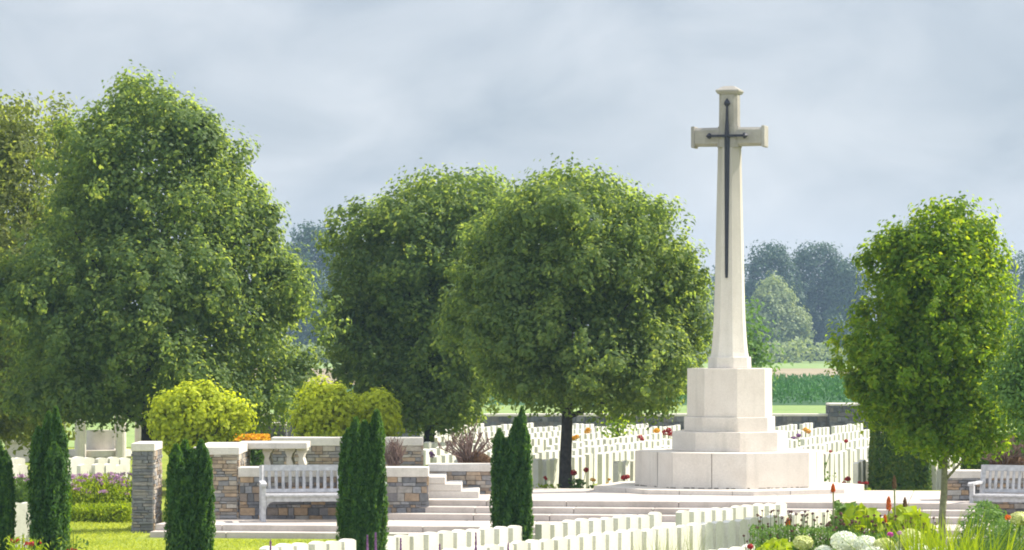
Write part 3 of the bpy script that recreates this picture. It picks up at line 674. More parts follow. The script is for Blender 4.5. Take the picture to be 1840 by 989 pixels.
# ------------------------------------------------------------------ yews and clipped hedges
def yew(label, spires, Y, gz, seed, n=15000, group='fastigiate yews along the front rows', u_c=None):
    """spires: (u, v_top, half width px) leaders of the column at distance Y"""
    rng = np.random.default_rng(seed); uc = u_c or sum(s[0] for s in spires) / len(spires); x0 = X(uc, Y)
    t = thing('yew_tree', label, 'yew', (x0, Y, gz), 0, group)
    P = []; A = []; Nn = []
    px = Y / F_PX; tr = MB()
    for si, (u, vt, hw) in enumerate(spires):
        h = Z(vt, Y) - gz; rr_ = hw * px * .88; xo = X(u, Y) - x0; yo = rng.uniform(-1, 1) * rr_ * .9
        tr.tube([(xo * .25, yo * .25, -.1), (xo * .8, yo * .8, h * .35), (xo, yo, h * .9)], [.035, .028, .006], 6)
        m = int(2.1 * n / len(spires) * (h / 2.3))
        s = rng.random(m) ** 0.9; th = rng.uniform(0, 6.283, m)
        pr_ = np.interp(s, [0, .05, .3, .62, .82, .93, 1.0], [.50, .68, .97, 1.0, .90, .66, .12])
        lum = 1 + .16 * np.sin(4 * th + 9 * s + seed) + .14 * np.sin(7 * th - 23 * s)
        rad = rr_ * pr_ * lum * (0.45 + 0.62 * rng.random(m) ** .5)
        conv = np.interp(s, [0, .35, 1], [.55, .95, 1.0])
        m = len(s); P.append(np.stack([xo * conv + rad * np.cos(th), yo * conv + rad * np.sin(th), s * h], 1))
        od = np.stack([np.cos(th), np.sin(th), np.full(m, .25)], 1)
        Nn.append(nrm(od + rng.normal(size=(m, 3)) * .55)); A.append(np.stack([np.cos(th) * .55, np.sin(th) * .55, np.full(m, 1.0)], 1) + rng.normal(size=(m, 3)) * .35)
    tr.build('trunk', M['bark'], t)
    leaves('crown', np.concatenate(P), np.concatenate(Nn), 0.058, M['yew'], t, aspect=.42, along=np.concatenate(A), rng=rng)
    return t
yew('slim dark yew cut by the left edge of the frame', [(-4, 792, 17), (10, 812, 16), (-14, 800, 18), (14, 850, 13)], 42, 0.0, 1, 11000)
yew('tall dark yew with two pointed tips left of the grey end wall', [(70, 768, 19), (86, 742, 17), (101, 733, 14), (110, 766, 17), (78, 800, 25), (100, 795, 25), (90, 770, 24)], 42, 0.0, 2, 20000)
yew('broad dark yew standing before the golden shrub and tan pier', [(318, 800, 20), (332, 793, 19), (346, 808, 24), (361, 792, 18), (370, 806, 16), (330, 840, 28), (356, 840, 27)], 40, 0.0, 3, 22000)
yew('widest dark yew hiding the right end of the slatted bench', [(626, 772, 21), (640, 752, 19), (656, 758, 24), (677, 738, 17), (664, 770, 27), (634, 795, 27), (668, 800, 27), (650, 770, 26)], 40.9, -0.02, 4, 27000)
yew('dark yew with one long tip before the terrace steps', [(897, 772, 16), (910, 790, 22), (928, 752, 15), (938, 733, 11), (942, 765, 15), (913, 820, 29), (932, 810, 24), (922, 780, 24)], 44.6, -0.08, 5, 25000, u_c=928)
def hedge(label, u0, u1, v0, Y, gz, seed, n, m='hedge', taper=.86, depth=.5):
    rng = np.random.default_rng(seed); x0, x1 = X(u0, Y), X(u1, Y); xc = (x0 + x1) / 2; w = (x1 - x0) / 2; h = Z(v0, Y) - gz
    t = thing('clipped_yew', label, 'hedge', (xc, Y, gz))
    th = rng.uniform(0, 6.283, n); s = rng.random(n); top = rng.random(n) < .12
    sq = 1 / np.maximum(np.abs(np.cos(th)), np.abs(np.sin(th))) ** .75
    rad = w * np.interp(s, [0, .5, 1], [1, .97, taper]) * (0.72 + .28 * rng.random(n) ** .5)
    rad = np.where(top, rad * rng.random(n) ** .5, rad); s = np.where(top, .96 + .05 * rng.random(n), s)
    P = np.stack([rad * sq * np.cos(th), depth / w * rad * sq * np.sin(th), s * h + rng.normal(size=n) * .01], 1)
    od = np.stack([np.cos(th), np.sin(th), np.where(top, 1.5, .15)], 1)
    leaves('crown', P, nrm(od + rng.normal(size=(n, 3)) * .5), .075, M[m], t, aspect=.5, rng=rng)
    b = MB(); b.tube([(0, 0, -.1), (0, 0, h * .8)], [.06, .03], 7); b.build('trunk', M['bark'], t)
hedge('dark clipped yew block under the bright maple crown right of the cross', 1561, 1672, 735, 63, .10, 21, 26000, depth=.55)
hedge('low dark clipped yew behind the right wall beside the brown shrub', 1726, 1850, 780, 63.4, .10, 22, 14000, depth=.5)

# ------------------------------------------------------------------ trees
tree('linden_tree', 'largest linden with dark domed crown and thick trunk left of the walls', 'tree', 262, 70, 0.05,
     [(765, 330, 520), (748, 90, 540), (722, -35, 545), (690, -60, 560), (640, -60, 590), (590, -50, 585), (520, -30, 550), (470, 0, 540), (420, 25, 520), (360, 50, 512), (320, 70, 470), (270, 85, 430), (235, 105, 400), (205, 140, 370), (170, 185, 320), (146, 215, 280)],
     5200, 38, 0.17, 0.105, M['linden'], M['bark'], 0.145, 0.75, 101, .85, 'linden trees', gaps=.10, nl=12)
tree('yellowing_tree', 'yellowing tree at the left frame edge behind the largest linden', 'tree', -30, 76, 0.05,
     [(790, -160, 110), (740, -190, 140), (640, -200, 135), (520, -200, 130), (420, -190, 125), (320, -180, 118), (250, -160, 115), (205, -120, 100), (185, -80, 60)],
     2900, 36, 0.19, 0.115, M['linden_warm'], M['bark'], .15, 1.0, 102, .85)
tree('linden_tree', 'small-topped linden with pale top behind the tallest yew spires', 'tree', 105, 79, 0.1,
     [(700, 20, 190), (500, 30, 200), (330, 60, 180), (260, 75, 150), (215, 85, 130), (180, 92, 112)],
     900, 34, .18, .11, M['linden_warm'], M['bark'], .12, 1.0, 103, .85)
tree('linden_tree', 'round linden with the lower left crown of the middle pair', 'tree', 770, 76, 0.10,
     [(765, 700, 860), (750, 655, 880), (728, 630, 900), (690, 590, 925), (640, 585, 930), (590, 590, 930), (540, 575, 940), (490, 572, 940), (440, 590, 935), (390, 615, 935), (365, 655, 965), (340, 690, 945), (320, 735, 910)],
     3400, 36, 0.175, 0.108, M['linden'], M['bark'], 0.13, 0.9, 104, .85, 'linden trees', gaps=.09, nl=11)
tree('linden_tree', 'round linden with straight dark trunk immediately left of the cross', 'tree', 1016, 63.2, 0.10,
     [(738, 1075, 1222), (722, 900, 1238), (700, 850, 1252), (660, 825, 1272), (610, 815, 1270), (560, 812, 1238), (500, 815, 1232), (450, 822, 1238), (400, 845, 1222), (375, 848, 1205), (355, 872, 1175), (335, 915, 1135), (316, 970, 1090)],
     4000, 36, 0.15, 0.095, M['linden'], M['bark'], 0.115, 1.5, 105, .9, 'linden trees', gaps=.11, nl=12)
tree('maple_tree', 'young maple with bright yellow-green crown on a thin pale trunk', 'tree', 1693, 47, -0.05,
     [(822, 1665, 1755), (805, 1610, 1800), (785, 1585, 1815), (750, 1560, 1830), (700, 1525, 1850), (660, 1510, 1860), (620, 1512, 1862), (570, 1525, 1862), (520, 1545, 1855), (470, 1562, 1840), (430, 1590, 1815), (405, 1615, 1795), (385, 1640, 1770), (368, 1672, 1732)],
     3000, 30, 0.105, 0.075, M['maple'], M['bark_pale'], 0.05, 1.15, 106, .85, gaps=.22, lump=.22, nl=12, rag=.5)
tree('slender_tree', 'pale green tree cut by the right frame edge in front of the maple', 'tree', 1885, 43, 0.0,
     [(790, 1830, 1950), (750, 1800, 1970), (690, 1786, 1980), (640, 1793, 1980), (590, 1815, 1960), (560, 1840, 1930)],
     420, 60, 0.14, 0.065, M['softgreen'], M['bark_pale'], 0.05, .8, 107, .9)
tree('sapling', 'sapling with bright leaves standing behind the tree left of the cross', 'tree', 1108, 80, 0.10,
     [(790, 1095, 1118), (770, 1085, 1130), (745, 1082, 1136), (725, 1095, 1122)],
     40, 24, 0.2, 0.11, M['maple'], M['bark_pale'], 0.02, .3, 108, .9, gaps=.05, nl=4)
tree('sapling', 'slim green young tree showing just right of the cross shaft', 'tree', 1352, 100, 0.11,
     [(690, 1335, 1375), (655, 1325, 1385), (620, 1328, 1378), (590, 1332, 1364), (565, 1338, 1352)],
     90, 24, 0.35, 0.16, M['softgreen'], M['bark_pale'], 0.04, .8, 109, .9, gaps=.05, nl=5)

# far trees beyond the fields
def ftree(label, u, Y, prof, nc, m, seed, leaf=.42, k=36, r=.55, group='far trees beyond the fields', h0=1.5, name='field_tree'):
    tree(name, label, 'tree', u, Y, 0.13, prof, int(nc * 3.2), k, r, leaf, m, M['bark'], .25, h0, seed, .8, group, gaps=.05, inner=.6, nl=6, rag=.14)
def fprof(u0, u1, v0, v1, kind_='round'):
    w = (u1 - u0) / 2; c = (u0 + u1) / 2; h = v1 - v0
    sh_ = {'round': [(0, .85), (.15, .95), (.4, 1.0), (.65, .97), (.85, .82), (1, .5)], 'tall': [(0, .8), (.3, .97), (.6, 1.0), (.8, .92), (.93, .75), (1, .45)], 'willow': [(0, 1.0), (.25, 1.0), (.55, .92), (.8, .7), (.93, .45), (1, .15)]}[kind_]
    return [(v1 - h * a, c - w * b, c + w * b) for a, b in sh_]
ftree('dark round far tree with its crown just right of the cross shaft', 1383, 470, fprof(1326, 1442, 440, 650), 380, M['far'], 201)
ftree('tallest far tree of the group, with several pale upright tops', 1470, 480, fprof(1400, 1532, 440, 650, 'tall'), 480, M['far'], 202)
ftree('small far tree at the right of the group, touching the maple', 1528, 470, fprof(1488, 1572, 478, 650), 190, M['far'], 203)
ftree('pale drooping willow right of the cross shaft', 1392, 440, fprof(1330, 1450, 505, 650, 'willow'), 380, M['willow'], 204, group='far willows', name='willow_tree')
ftree('low pale willow just left of the cross shaft', 1262, 440, fprof(1215, 1298, 522, 648, 'willow'), 200, M['willow'], 205, group='far willows', name='willow_tree')
ftree('far tree between the linden and the cross shaft with a flat blue top', 1248, 520, fprof(1205, 1285, 492, 650), 150, M['far'], 206)
ftree('far tree mostly hidden behind the cross shaft', 1300, 500, fprof(1268, 1340, 478, 650), 170, M['far'], 207)
ftree('far dark tree in the gap between the two large crowns', 560, 460, fprof(495, 635, 408, 650), 450, M['far'], 208)
ftree('lower far tree filling the bottom of the gap between the crowns', 600, 440, fprof(540, 660, 520, 660), 200, M['far'], 209)
ftree('far tree behind the maple at the right', 1620, 480, fprof(1555, 1690, 470, 650), 200, M['far'], 210)
ftree('far tree at the right frame edge behind the maple crown', 1790, 470, fprof(1700, 1900, 455, 650), 260, M['far'], 211)
ftree('far round tree hidden behind the middle lindens', 800, 470, fprof(690, 900, 470, 650), 200, M['far'], 212)
ftree('small far bush tree at the foot of the tallest far tree', 1500, 445, fprof(1478, 1530, 575, 650), 90, M['far'], 213)
rng = np.random.default_rng(77)
n = 9000
P = np.stack([rng.uniform(-60, 95, n), 426 + rng.uniform(0, 6, n), np.zeros(n)], 1)
hh = 2.7 + .5 * np.sin(P[:, 0] * .55) + .35 * np.sin(P[:, 0] * 1.7 + 1)
P[:, 2] = .13 + hh * rng.random(n) ** .7
tag(kind(leaves('hedgerow', P, nrm(rng.normal(size=(n, 3)) + np.array([0, -.6, .7])), .6, M['willow'], rng=rng), 'stuff'), 'long grey-green hedgerow below the far trees across the fields', 'hedgerow')
# short mown blades over the lawn left of the headstones
n = 42000; x_ = rng.uniform(-9.0, -1.2, n); y_ = rng.uniform(45.5, 58.5, n)
ok = ~((y_ > 53.1) & (x_ > -6.0)) & ~((y_ > 55.0) & (x_ > -6.35)); x_, y_ = x_[ok], y_[ok]; n = len(x_)
tall = .022 + .02 * (np.sin(x_ * 1.9 + 1) * np.sin(y_ * 1.3) > .2)
P = np.stack([x_, y_, np.array([gh(a, b_) for a, b_ in zip(x_, y_)]) + tall * rng.random(n)], 1)
M['blade'] = leaf_mat('lawn blades', (0.22, 0.29, 0.030), (0.34, 0.40, 0.045), (0.48, 0.52, 0.085), 0.45, (1.5, 1.4, .6))
tag(kind(leaves('grass', P, nrm(rng.normal(size=(n, 3)) + np.array([0, -.4, .8])), .055, M['blade'], aspect=.22, along=rng.normal(size=(n, 3)) * .5 + np.array([0, 0, 1.]), rng=rng), 'stuff'), 'short bright mown grass of the lawn at the lower left', 'grass')
# crop rows
n = 42000
yy = rng.uniform(156, 215, n); xx = np.round(rng.uniform(-6, 44, n) / .75) * .75 + rng.normal(size=n) * .12
P = np.stack([xx, yy, .12 + .85 * rng.random(n) ** .7], 1)
tag(kind(leaves('crop', P, nrm(rng.normal(size=(n, 3)) * .8 + np.array([0, -.3, .5])), .30, M['crop'], aspect=.3, along=rng.normal(size=(n, 3)) * .5 + np.array([0, 0, 1.]), rng=rng), 'stuff'), 'tall green crop field beyond the cemetery wall', 'crop')

# ------------------------------------------------------------------ shrubs
def shrub(name, label, cat, lobes, Y, gz, m, leaf, nc, k, r, seed, group=None, stems=6):
    """lobes: (u, v, half width px, half height px)"""
    rng = np.random.default_rng(seed); px = Y / F_PX; u0 = lobes[0][0]; x0 = X(u0, Y)
    t = thing(name, label, cat, (x0, Y, gz), 0, group); cs = []; od = []
    area = np.array([l[2] * l[3] for l in lobes], float); area /= area.sum()
    st = MB()
    for (u, v, hw, hh), a in zip(lobes, area):
        q = max(8, int(nc * a)); d = nrm(rng.normal(size=(q, 3))); rho = (.55 + .50 * rng.random(q) ** .5)[:, None] * (1 + .2 * np.sin(5 * d[:, :1] * 3 + seed) * np.sin(4 * d[:, 2:] * 3))
        c = d * rho * np.array([hw * px - r * .4, hw * px * .85 - r * .4, hh * px - r * .4]) + np.array([X(u, Y) - x0, 0, Z(v, Y) - gz])
        cs.append(c); od.append(d)
        for s_ in range(stems):
            e = c[s_]; st.tube([(e[0] * .2, e[1] * .2, -.05), (e[0] * .5, e[1] * .5, e[2] * .45), tuple(e)], [.022, .016, .005], 5)
    P, Nn = clumped(np.concatenate(cs), np.concatenate(od), k, r, rng, 1.2, .5)
    ok = P[:, 2] > .02
    leaves('foliage', P[ok], Nn[ok], leaf, m, t, rng=rng)
    st.build('stem', M['bark'], t)
    return t
shrub('golden_shrub', 'large golden-leaved round shrub above the tan pier', 'shrub', [(345, 745, 68, 52), (405, 750, 45, 42), (310, 760, 38, 38), (360, 720, 40, 30), (350, 790, 55, 30)], 61, .40, M['gold'], .09, 420, 34, .17, 31, 'golden shrubs behind the walls')
shrub('golden_shrub', 'golden shrub in two lobes left of the widest yew', 'shrub', [(585, 735, 52, 48), (560, 760, 35, 30), (618, 740, 32, 36), (590, 785, 50, 25)], 62, .42, M['gold'], .09, 300, 34, .17, 32, 'golden shrubs behind the walls')
shrub('golden_shrub', 'smaller golden shrub showing right of the widest yew', 'shrub', [(675, 738, 38, 38), (690, 760, 25, 30)], 62.6, .42, M['gold'], .09, 160, 34, .17, 33, 'golden shrubs behind the walls')

def bare_shrub(label, u, v0, hw, vt, Y, seed, dome=None, n=46, m='twig'):
    rr = random.Random(seed); z0 = Z(v0, Y); x0 = X(u, Y); px = Y / F_PX; t = thing('bare_shrub', label, 'shrub', (x0, Y, z0 - .25), 0, 'bare brown shrubs in the wall beds')
    b = MB(); h = Z(vt, Y) - z0
    for i in range(n):
        a = rr.uniform(0, 6.283); tilt = rr.uniform(.05, 1.0); L_ = h * rr.uniform(.6, 1.05)
        ex, ey = math.cos(a) * hw * px * tilt * 1.0, math.sin(a) * hw * px * tilt * .8; ez = .25 + L_ * (1 - .55 * tilt ** 2)
        m1 = (ex * .45, ey * .45, .15 + ez * .5)
        b.tube([(ex * .1, ey * .1, 0), m1, (ex, ey, ez)], [.022, .016, .008], 5)
        for q_ in range(3):
            f = rr.uniform(.4, .95); p = (m1[0] + (ex - m1[0]) * f, m1[1] + (ey - m1[1]) * f, m1[2] + (ez - m1[2]) * f)
            b.tube([p, (p[0] + rr.uniform(-.1, .1), p[1] + rr.uniform(-.1, .1), p[2] + rr.uniform(.05, .2))], [.010, .004], 4)
    b.build('stem', M[m], t)
    if dome:
        rng = np.random.default_rng(seed); q = 4500; d = nrm(rng.normal(size=(q, 3))); d[:, 2] = abs(d[:, 2]); rho = (.75 + .27 * rng.random(q))[:, None]
        P = d * rho * np.array([dome[0] * px, dome[0] * px * .8, dome[1] * px]) + np.array([(dome[2] - u) * px, 0, .22])
        leaves('twig_mass', P, nrm(d + rng.normal(size=(q, 3)) * .5), .07, M['seed'], t, aspect=.25, along=d + np.array([0, 0, .8]) + rng.normal(size=(q, 3)) * .4, rng=rng)
bare_shrub('bare brown shrub with a dense twiggy dome on the low wall', 843, 836, 62, 770, 59.6, 41, (30, 26, 856))
bare_shrub('small bare brown shrub beside the widest yew', 708, 848, 26, 795, 57.5, 42)
bare_shrub('wide reddish brown shrub above the right bench', 1806, 842, 66, 786, 58.2, 43, (36, 28, 1812), n=90)

# ------------------------------------------------------------------ left pavilion and pedestal
pv = thing('stone_pavilion', 'round pale stone pavilion with columns under the largest linden', 'pavilion', (X(180, 86), 86, 0.0))
def ring(mb, r0, z0, z1, n=40, r1=None):
    r1 = r1 or r0; mb.loft([[(r0 * math.cos(2 * math.pi * i / n), r0 * math.sin(2 * math.pi * i / n), z0) for i in range(n)], [(r1 * math.cos(2 * math.pi * i / n), r1 * math.sin(2 * math.pi * i / n), z1) for i in range(n)]])
b = MB(); ring(b, .80, -.2, .20); ring(b, .86, .20, .36); b.build('curved_wall', M['coping'], pv)
b = MB(); ring(b, .36, .36, .86); b.build('drum', M['coping'], pv)
for i in range(6):
    an = R(-120 + 60 * i + 8); b = MB(); b.loft([[(1.02 * math.cos(an) + r_ * math.cos(2 * math.pi * k / 16), 1.02 * math.sin(an) + r_ * math.sin(2 * math.pi * k / 16), z_) for k in range(16)] for r_, z_ in ((.17, -.2), (.17, .0), (.14, .02), (.125, 2.0), (.17, 2.02), (.17, 2.12))]); b.build('column', M['coping'], pv)
b = MB(); ring(b, 1.22, 2.12, 2.45); ring(b, 1.3, 2.45, 2.55); ring(b, 1.1, 2.55, 3.0, r1=.2); b.build('roof', M['coping'], pv)
pd = MB(); pd.box((0, 0, .3), (.62, .6, .6)); pd.box((0, 0, .64), (.72, .7, .08)); pd.box((-.1, 0, .76), (.2, .3, .16))
tag(pd.build('stone_pedestal', M['portland'], loc=(X(34, 85), 85, -.02), bevel=.01), 'pale square stone pedestal at the left edge beneath the foliage', 'pedestal')

# ------------------------------------------------------------------ flowers and bedding
def blob(c, r, n, rng, flat=1.0):
    d = nrm(rng.normal(size=(n, 3))); P = d * (r * (0.8 + .2 * rng.random(n)))[:, None] * np.array([1, 1, flat]) + np.array(c)
    return P, nrm(d + rng.normal(size=(n, 3)) * .35)
def flower_plant(label, u, vf, Y, gz, blossom, seed, leafm='green', spread=.16, nf=3, fr=.05, bush=.35, name='flowering_plant', cat='plant', hgt=None, leafn=260):
    rng = np.random.default_rng(seed); x0 = X(u, Y); h = Z(vf, Y) - gz
    t = thing(name, label, cat, (x0, Y, gz))
    n = leafn; hb = h * bush if hgt is None else hgt
    P = np.stack([rng.normal(size=n) * spread * .7, rng.normal(size=n) * spread * .6, hb * rng.random(n)], 1)
    leaves('foliage', P, nrm(rng.normal(size=(n, 3)) + np.array([0, -.2, .7])), .075, M[leafm], t, rng=rng)
    st = MB(); Ps = []; Ns = []
    for i in range(nf):
        c = np.array([rng.normal() * spread * .55, rng.normal() * spread * .4, h - rng.random() * fr * 2 * (i > 0)])
        st.tube([(c[0] * .3, c[1] * .3, 0), (c[0] * .7, c[1] * .7, c[2] * .6), tuple(c)], [.008, .007, .005], 4)
        p, q = blob(c, fr * rng.uniform(.7, 1.15), 60, rng, .8); Ps.append(p); Ns.append(q)
    st.build('stem', M['green'], t)
    leaves('blossom', np.concatenate(Ps), np.concatenate(Ns), fr * .75, M[blossom], t, aspect=.8, rng=rng)
    return t
GR = .10
for i, (lb, u, v, Y, bl_, lf, nf, fr, sp) in enumerate([
    ('red rose right of the linden trunk beside the terrace', 1037, 845, 62.4, 'red', 'green', 2, .055, .12),
    ('dark red rose at the left foot of the octagonal base', 1122, 857, 62.2, 'red', 'green', 2, .05, .08),
    ('clump of yellow daisies among the nearest stones left of the base', 1078, 862, 62.0, 'amber', 'green', 4, .035, .28),
    ('lime-leaved plant with red buds left of the linden trunk', 984, 858, 62.2, 'red', 'lime', 2, .03, .18),
    ('amber flower above the far headstones right of the linden trunk', 1031, 785, 80, 'amber', 'lime', 2, .07, .10),
    ('amber flower topping the far stones below the bright sapling', 1060, 772, 84, 'amber', 'green', 2, .07, .12),
    ('yellow flower among far stones near the pedestal', 1176, 774, 82, 'amber', 'lime', 1, .085, .14),
    ('crimson flower touching the left edge of the pedestal', 1201, 773, 82, 'red', 'lime', 3, .075, .12),
    ('brownish red flower among the far stones left of the pedestal', 1150, 785, 78, 'red', 'green', 2, .06, .10),
    ('leafy plant with a yellow flower in the field right of the cross', 1448, 772, 82, 'amber', 'green', 2, .06, .26),
    ('purple flower beside the leafy plant right of the cross', 1434, 783, 80, 'purple', 'green', 3, .06, .10),
    ('single red flower among far stones near the clipped yew', 1520, 793, 75, 'red', 'green', 1, .06, .05),
    ('red roses between the nearest stones right of the base', 1520, 860, 62.3, 'red', 'green', 3, .05, .10),
    ('red flowering plant at the left foot of the clipped yew', 1553, 868, 62.0, 'red', 'lime', 3, .04, .14),
    ('lime plant with purple flowers behind the low wall beside the trunk', 768, 815, 64, 'purple', 'lime', 2, .05, .16),
    ('row of pink flowers along stones right of the octagonal base', 1462, 811, 67, 'red', 'green', 5, .035, .24)]):
    flower_plant(lb, u, v, Y, GR, bl_, 300 + i, lf, sp, nf, fr, bush=.75 if sp > .11 else .45)
# amber bed behind the stone table, far off
rng = np.random.default_rng(5)
n = 1800; Y = 66; x0, x1 = X(418, Y), X(482, Y)
t = thing('flower_bed', 'strip of orange flowers seen over the stone table', 'flowers', ((x0 + x1) / 2, Y, .3))
P = np.stack([rng.uniform(-(x1 - x0) / 2, (x1 - x0) / 2, n), rng.normal(size=n) * .15, Z(782, Y) - .3 - .10 * rng.random(n)], 1)
leaves('blossom', P, nrm(rng.normal(size=(n, 3)) + np.array([0, -.5, .6])), .07, M['amber'], t, aspect=.9, rng=rng)
P2 = P.copy(); P2[:, 2] *= rng.random(n) * .95
leaves('foliage', P2, nrm(rng.normal(size=(n, 3))), .09, M['green'], t, rng=rng)

# mauve flower bed on the left lawn
def bed(name, label, u0, u1, Y0, Y1, h0, h1, seed, leafm, blossom, nplants, nb, gz=0.0, bladed=True, fsize=.045, top=.55, group=None):
    rng = np.random.default_rng(seed); Yc = (Y0 + Y1) / 2; xa, xb = X(u0, Yc), X(u1, Yc); t = thing(name, label, 'flowers', ((xa + xb) / 2, Yc, gz), 0, group)
    w = (xb - xa) / 2
    n = nplants * 40; pid = rng.integers(0, nplants, n)
    bx, by, bh = rng.uniform(-w, w, nplants), rng.uniform(Y0 - Yc, Y1 - Yc, nplants), rng.uniform(h0, h1, nplants)
    s = rng.random(n)
    P = np.stack([bx[pid] + rng.normal(size=n) * .06 * (1 + s), by[pid] + rng.normal(size=n) * .06, bh[pid] * s * .97], 1)
    leaves('foliage', P, nrm(rng.normal(size=(n, 3)) + np.array([0, -.3, .4])), .085, M[leafm], t, aspect=.35, along=rng.normal(size=(n, 3)) * .6 + np.array([0, 0, 1.]), rng=rng)
    st = MB()
    for i in range(nplants): st.tube([(bx[i], by[i], 0), (bx[i] + .01, by[i], bh[i])], [.006, .004], 4)
    st.build('stem', M['green'], t)
    if nb:
        k = nb; q = rng.integers(0, nplants, k); per = 22; sel = np.repeat(q, per)
        P = np.stack([bx[sel] + rng.normal(size=len(sel)) * .03, by[sel] + rng.normal(size=len(sel)) * .03, bh[sel] - .0 - top * .25 * rng.random(len(sel)) * bh[sel] * .5], 1)
        leaves('blossom', P, nrm(rng.normal(size=(len(sel), 3)) + np.array([0, -.3, .5])), fsize, M[blossom], t, aspect=.8, rng=rng)
    return t
bed('flower_bed', 'tall mauve flowering bed on the lawn left of the grey end wall', 128, 234, 59.0, 61.0, .45, .82, 51, 'lime', 'pink', 170, 80)
bed('edging_plants', 'low lime edging plants at the foot of the mauve bed', 128, 233, 58.3, 58.9, .18, .34, 55, 'lime', 'pink', 130, 0)
bed('flower_bed', 'green and pink flowering strip behind the leftmost yews', 15, 60, 60, 61.5, .5, .75, 52, 'green', 'pink', 60, 14)
bed('flower_bed', 'low yellow and red bedding at the bottom left corner', 18, 75, 40, 41, .6, .86, 53, 'lime', 'red', 34, 3)
bed('flower_bed', 'small red-tinged plant at the right foot of the tall left yew', 119, 134, 40.5, 41, .5, .9, 54, 'green', 'red', 8, 2)

# kniphofia
def poker(label, u, v, v1, Y, m, seed, fat=1.0, ln=24):
    rng = np.random.default_rng(seed); x0 = X(u, Y); h = Z(v, Y); px = Y / F_PX
    t = thing('red_hot_poker', label, 'flower', (x0, Y, 0), 0, 'upright poker flowers in the right bed')
    st = MB(); st.tube([(0.02, 0, 0), (.01, 0, h * .6), (0, 0, h - .01)], [.013, .011, .008], 6); st.build('stem', M['pale_grass'], t)
    n = 240; s = rng.random(n); th = rng.uniform(0, 6.283, n); rad = .021 * fat * np.interp(s, [0, .2, .7, 1], [.7, 1, .85, .15])
    P = np.stack([rad * np.cos(th), rad * np.sin(th), h - ln * px * s[::-1] * 1.0 + 0], 1); P[:, 2] = h - ln * px * (1 - s)
    leaves('spike', P, nrm(np.stack([np.cos(th), np.sin(th), np.full(n, .2)], 1) + rng.normal(size=(n, 3)) * .3), .026, M[m], t, aspect=.4, along=np.stack([np.cos(th) * .5, np.sin(th) * .5, np.full(n, -1.)], 1), rng=rng)
    q = 60; P = np.stack([rng.normal(size=q) * .12, rng.normal(size=q) * .1, rng.random(q) * .55], 1)
    leaves('foliage', P, nrm(rng.normal(size=(q, 3)) + np.array([0, -.5, .2])), .34, M['green'], t, aspect=.09, along=rng.normal(size=(q, 3)) * .3 + np.array([0, 0, 1.]), rng=rng)
poker('orange poker flower on a thin stem before the octagonal base corner', 1497, 870, 960, 36, 'orange', 1, 1.0, 14)
poker('tallest fading poker flower on a thick straw stem', 1607, 856, 960, 35.5, 'seed', 2, .9, 22)
poker('bright orange poker flower above the lime leaves', 1597, 893, 960, 35.6, 'orange', 3, 1.15, 24)
poker('brown withered poker spike right of the bright orange one', 1626, 895, 960, 35.8, 'seed', 4, 1.0, 22)
poker('low orange poker bud half sunk in the lime leaves', 1590, 926, 960, 35, 'orange', 5, .8, 12)
poker('orange poker flower before the end of the long headstone row', 1416, 932, 989, 36, 'orange', 6, 1.1, 18)

# broad-leaved lime perennial, sword leaves, grasses, maroon scabious
def foliage_plant(name, label, cat, us, vs, Y, m, size, n, seed, aspect=.8, up=.3, nz=.8, dep=.5, z0=.2, parent_parts=True):
    rng = np.random.default_rng(seed); x0 = X((us[0] + us[1]) / 2, Y); t = thing(name, label, cat, (x0, Y, 0))
    w = (us[1] - us[0]) / 2 * Y / F_PX; zt = Z(vs[0], Y); zb = Z(vs[1], Y) if vs[1] else z0
    x = rng.uniform(-1, 1, n); dome = np.sqrt(np.maximum(.05, 1 - (np.abs(x) ** 2.2)))
    P = np.stack([x * w, rng.uniform(-dep, dep, n), zb + (zt - zb) * dome * rng.random(n) ** .6], 1)
    leaves('foliage', P, nrm(rng.normal(size=(n, 3)) * .6 + np.array([0, -.35, nz])), size, M[m], t, aspect=aspect, along=rng.normal(size=(n, 3)) + np.array([0, 0, up * 3]), rng=rng)
    st = MB()
    for i in range(10):
        p = P[i]; st.tube([(p[0] * .6, p[1] * .6, 0), (p[0] * .8, p[1] * .8, p[2] * .5), tuple(p)], [.01, .008, .005], 4)
    st.build('stem', M['green'], t)
    return t
foliage_plant('broad_leaf_plant', 'broad lime-leaved plant below the orange poker flowers', 'plant', (1520, 1590), (911, 985), 35.2, 'lime', .15, 130, 61)
foliage_plant('broad_leaf_plant', 'dark green broad-leaved plant left of the lime leaves', 'plant', (1492, 1552), (902, 985), 36.2, 'green', .13, 160, 62)
foliage_plant('broad_leaf_plant', 'lime-leaved plant between the pokers and the thin trunk', 'plant', (1588, 1675), (915, 985), 35.4, 'lime', .13, 230, 63)
foliage_plant('soft_bush', 'feathery bright green bush in the bottom right corner', 'bush', (1755, 1900), (930, None), 33, 'softgreen', .045, 12000, 64, aspect=.3, dep=.6)
foliage_plant('soft_bush', 'taller green bush under the right bench seat', 'bush', (1715, 1830), (902, None), 38, 'softgreen', .075, 3200, 65, aspect=.3, dep=.5)
foliage_plant('lime_leaf_edging', 'flat lime-green leaves before the hydrangeas', 'plant', (1330, 1475), (972, None), 34, 'lime', .09, 1200, 66, dep=.4)
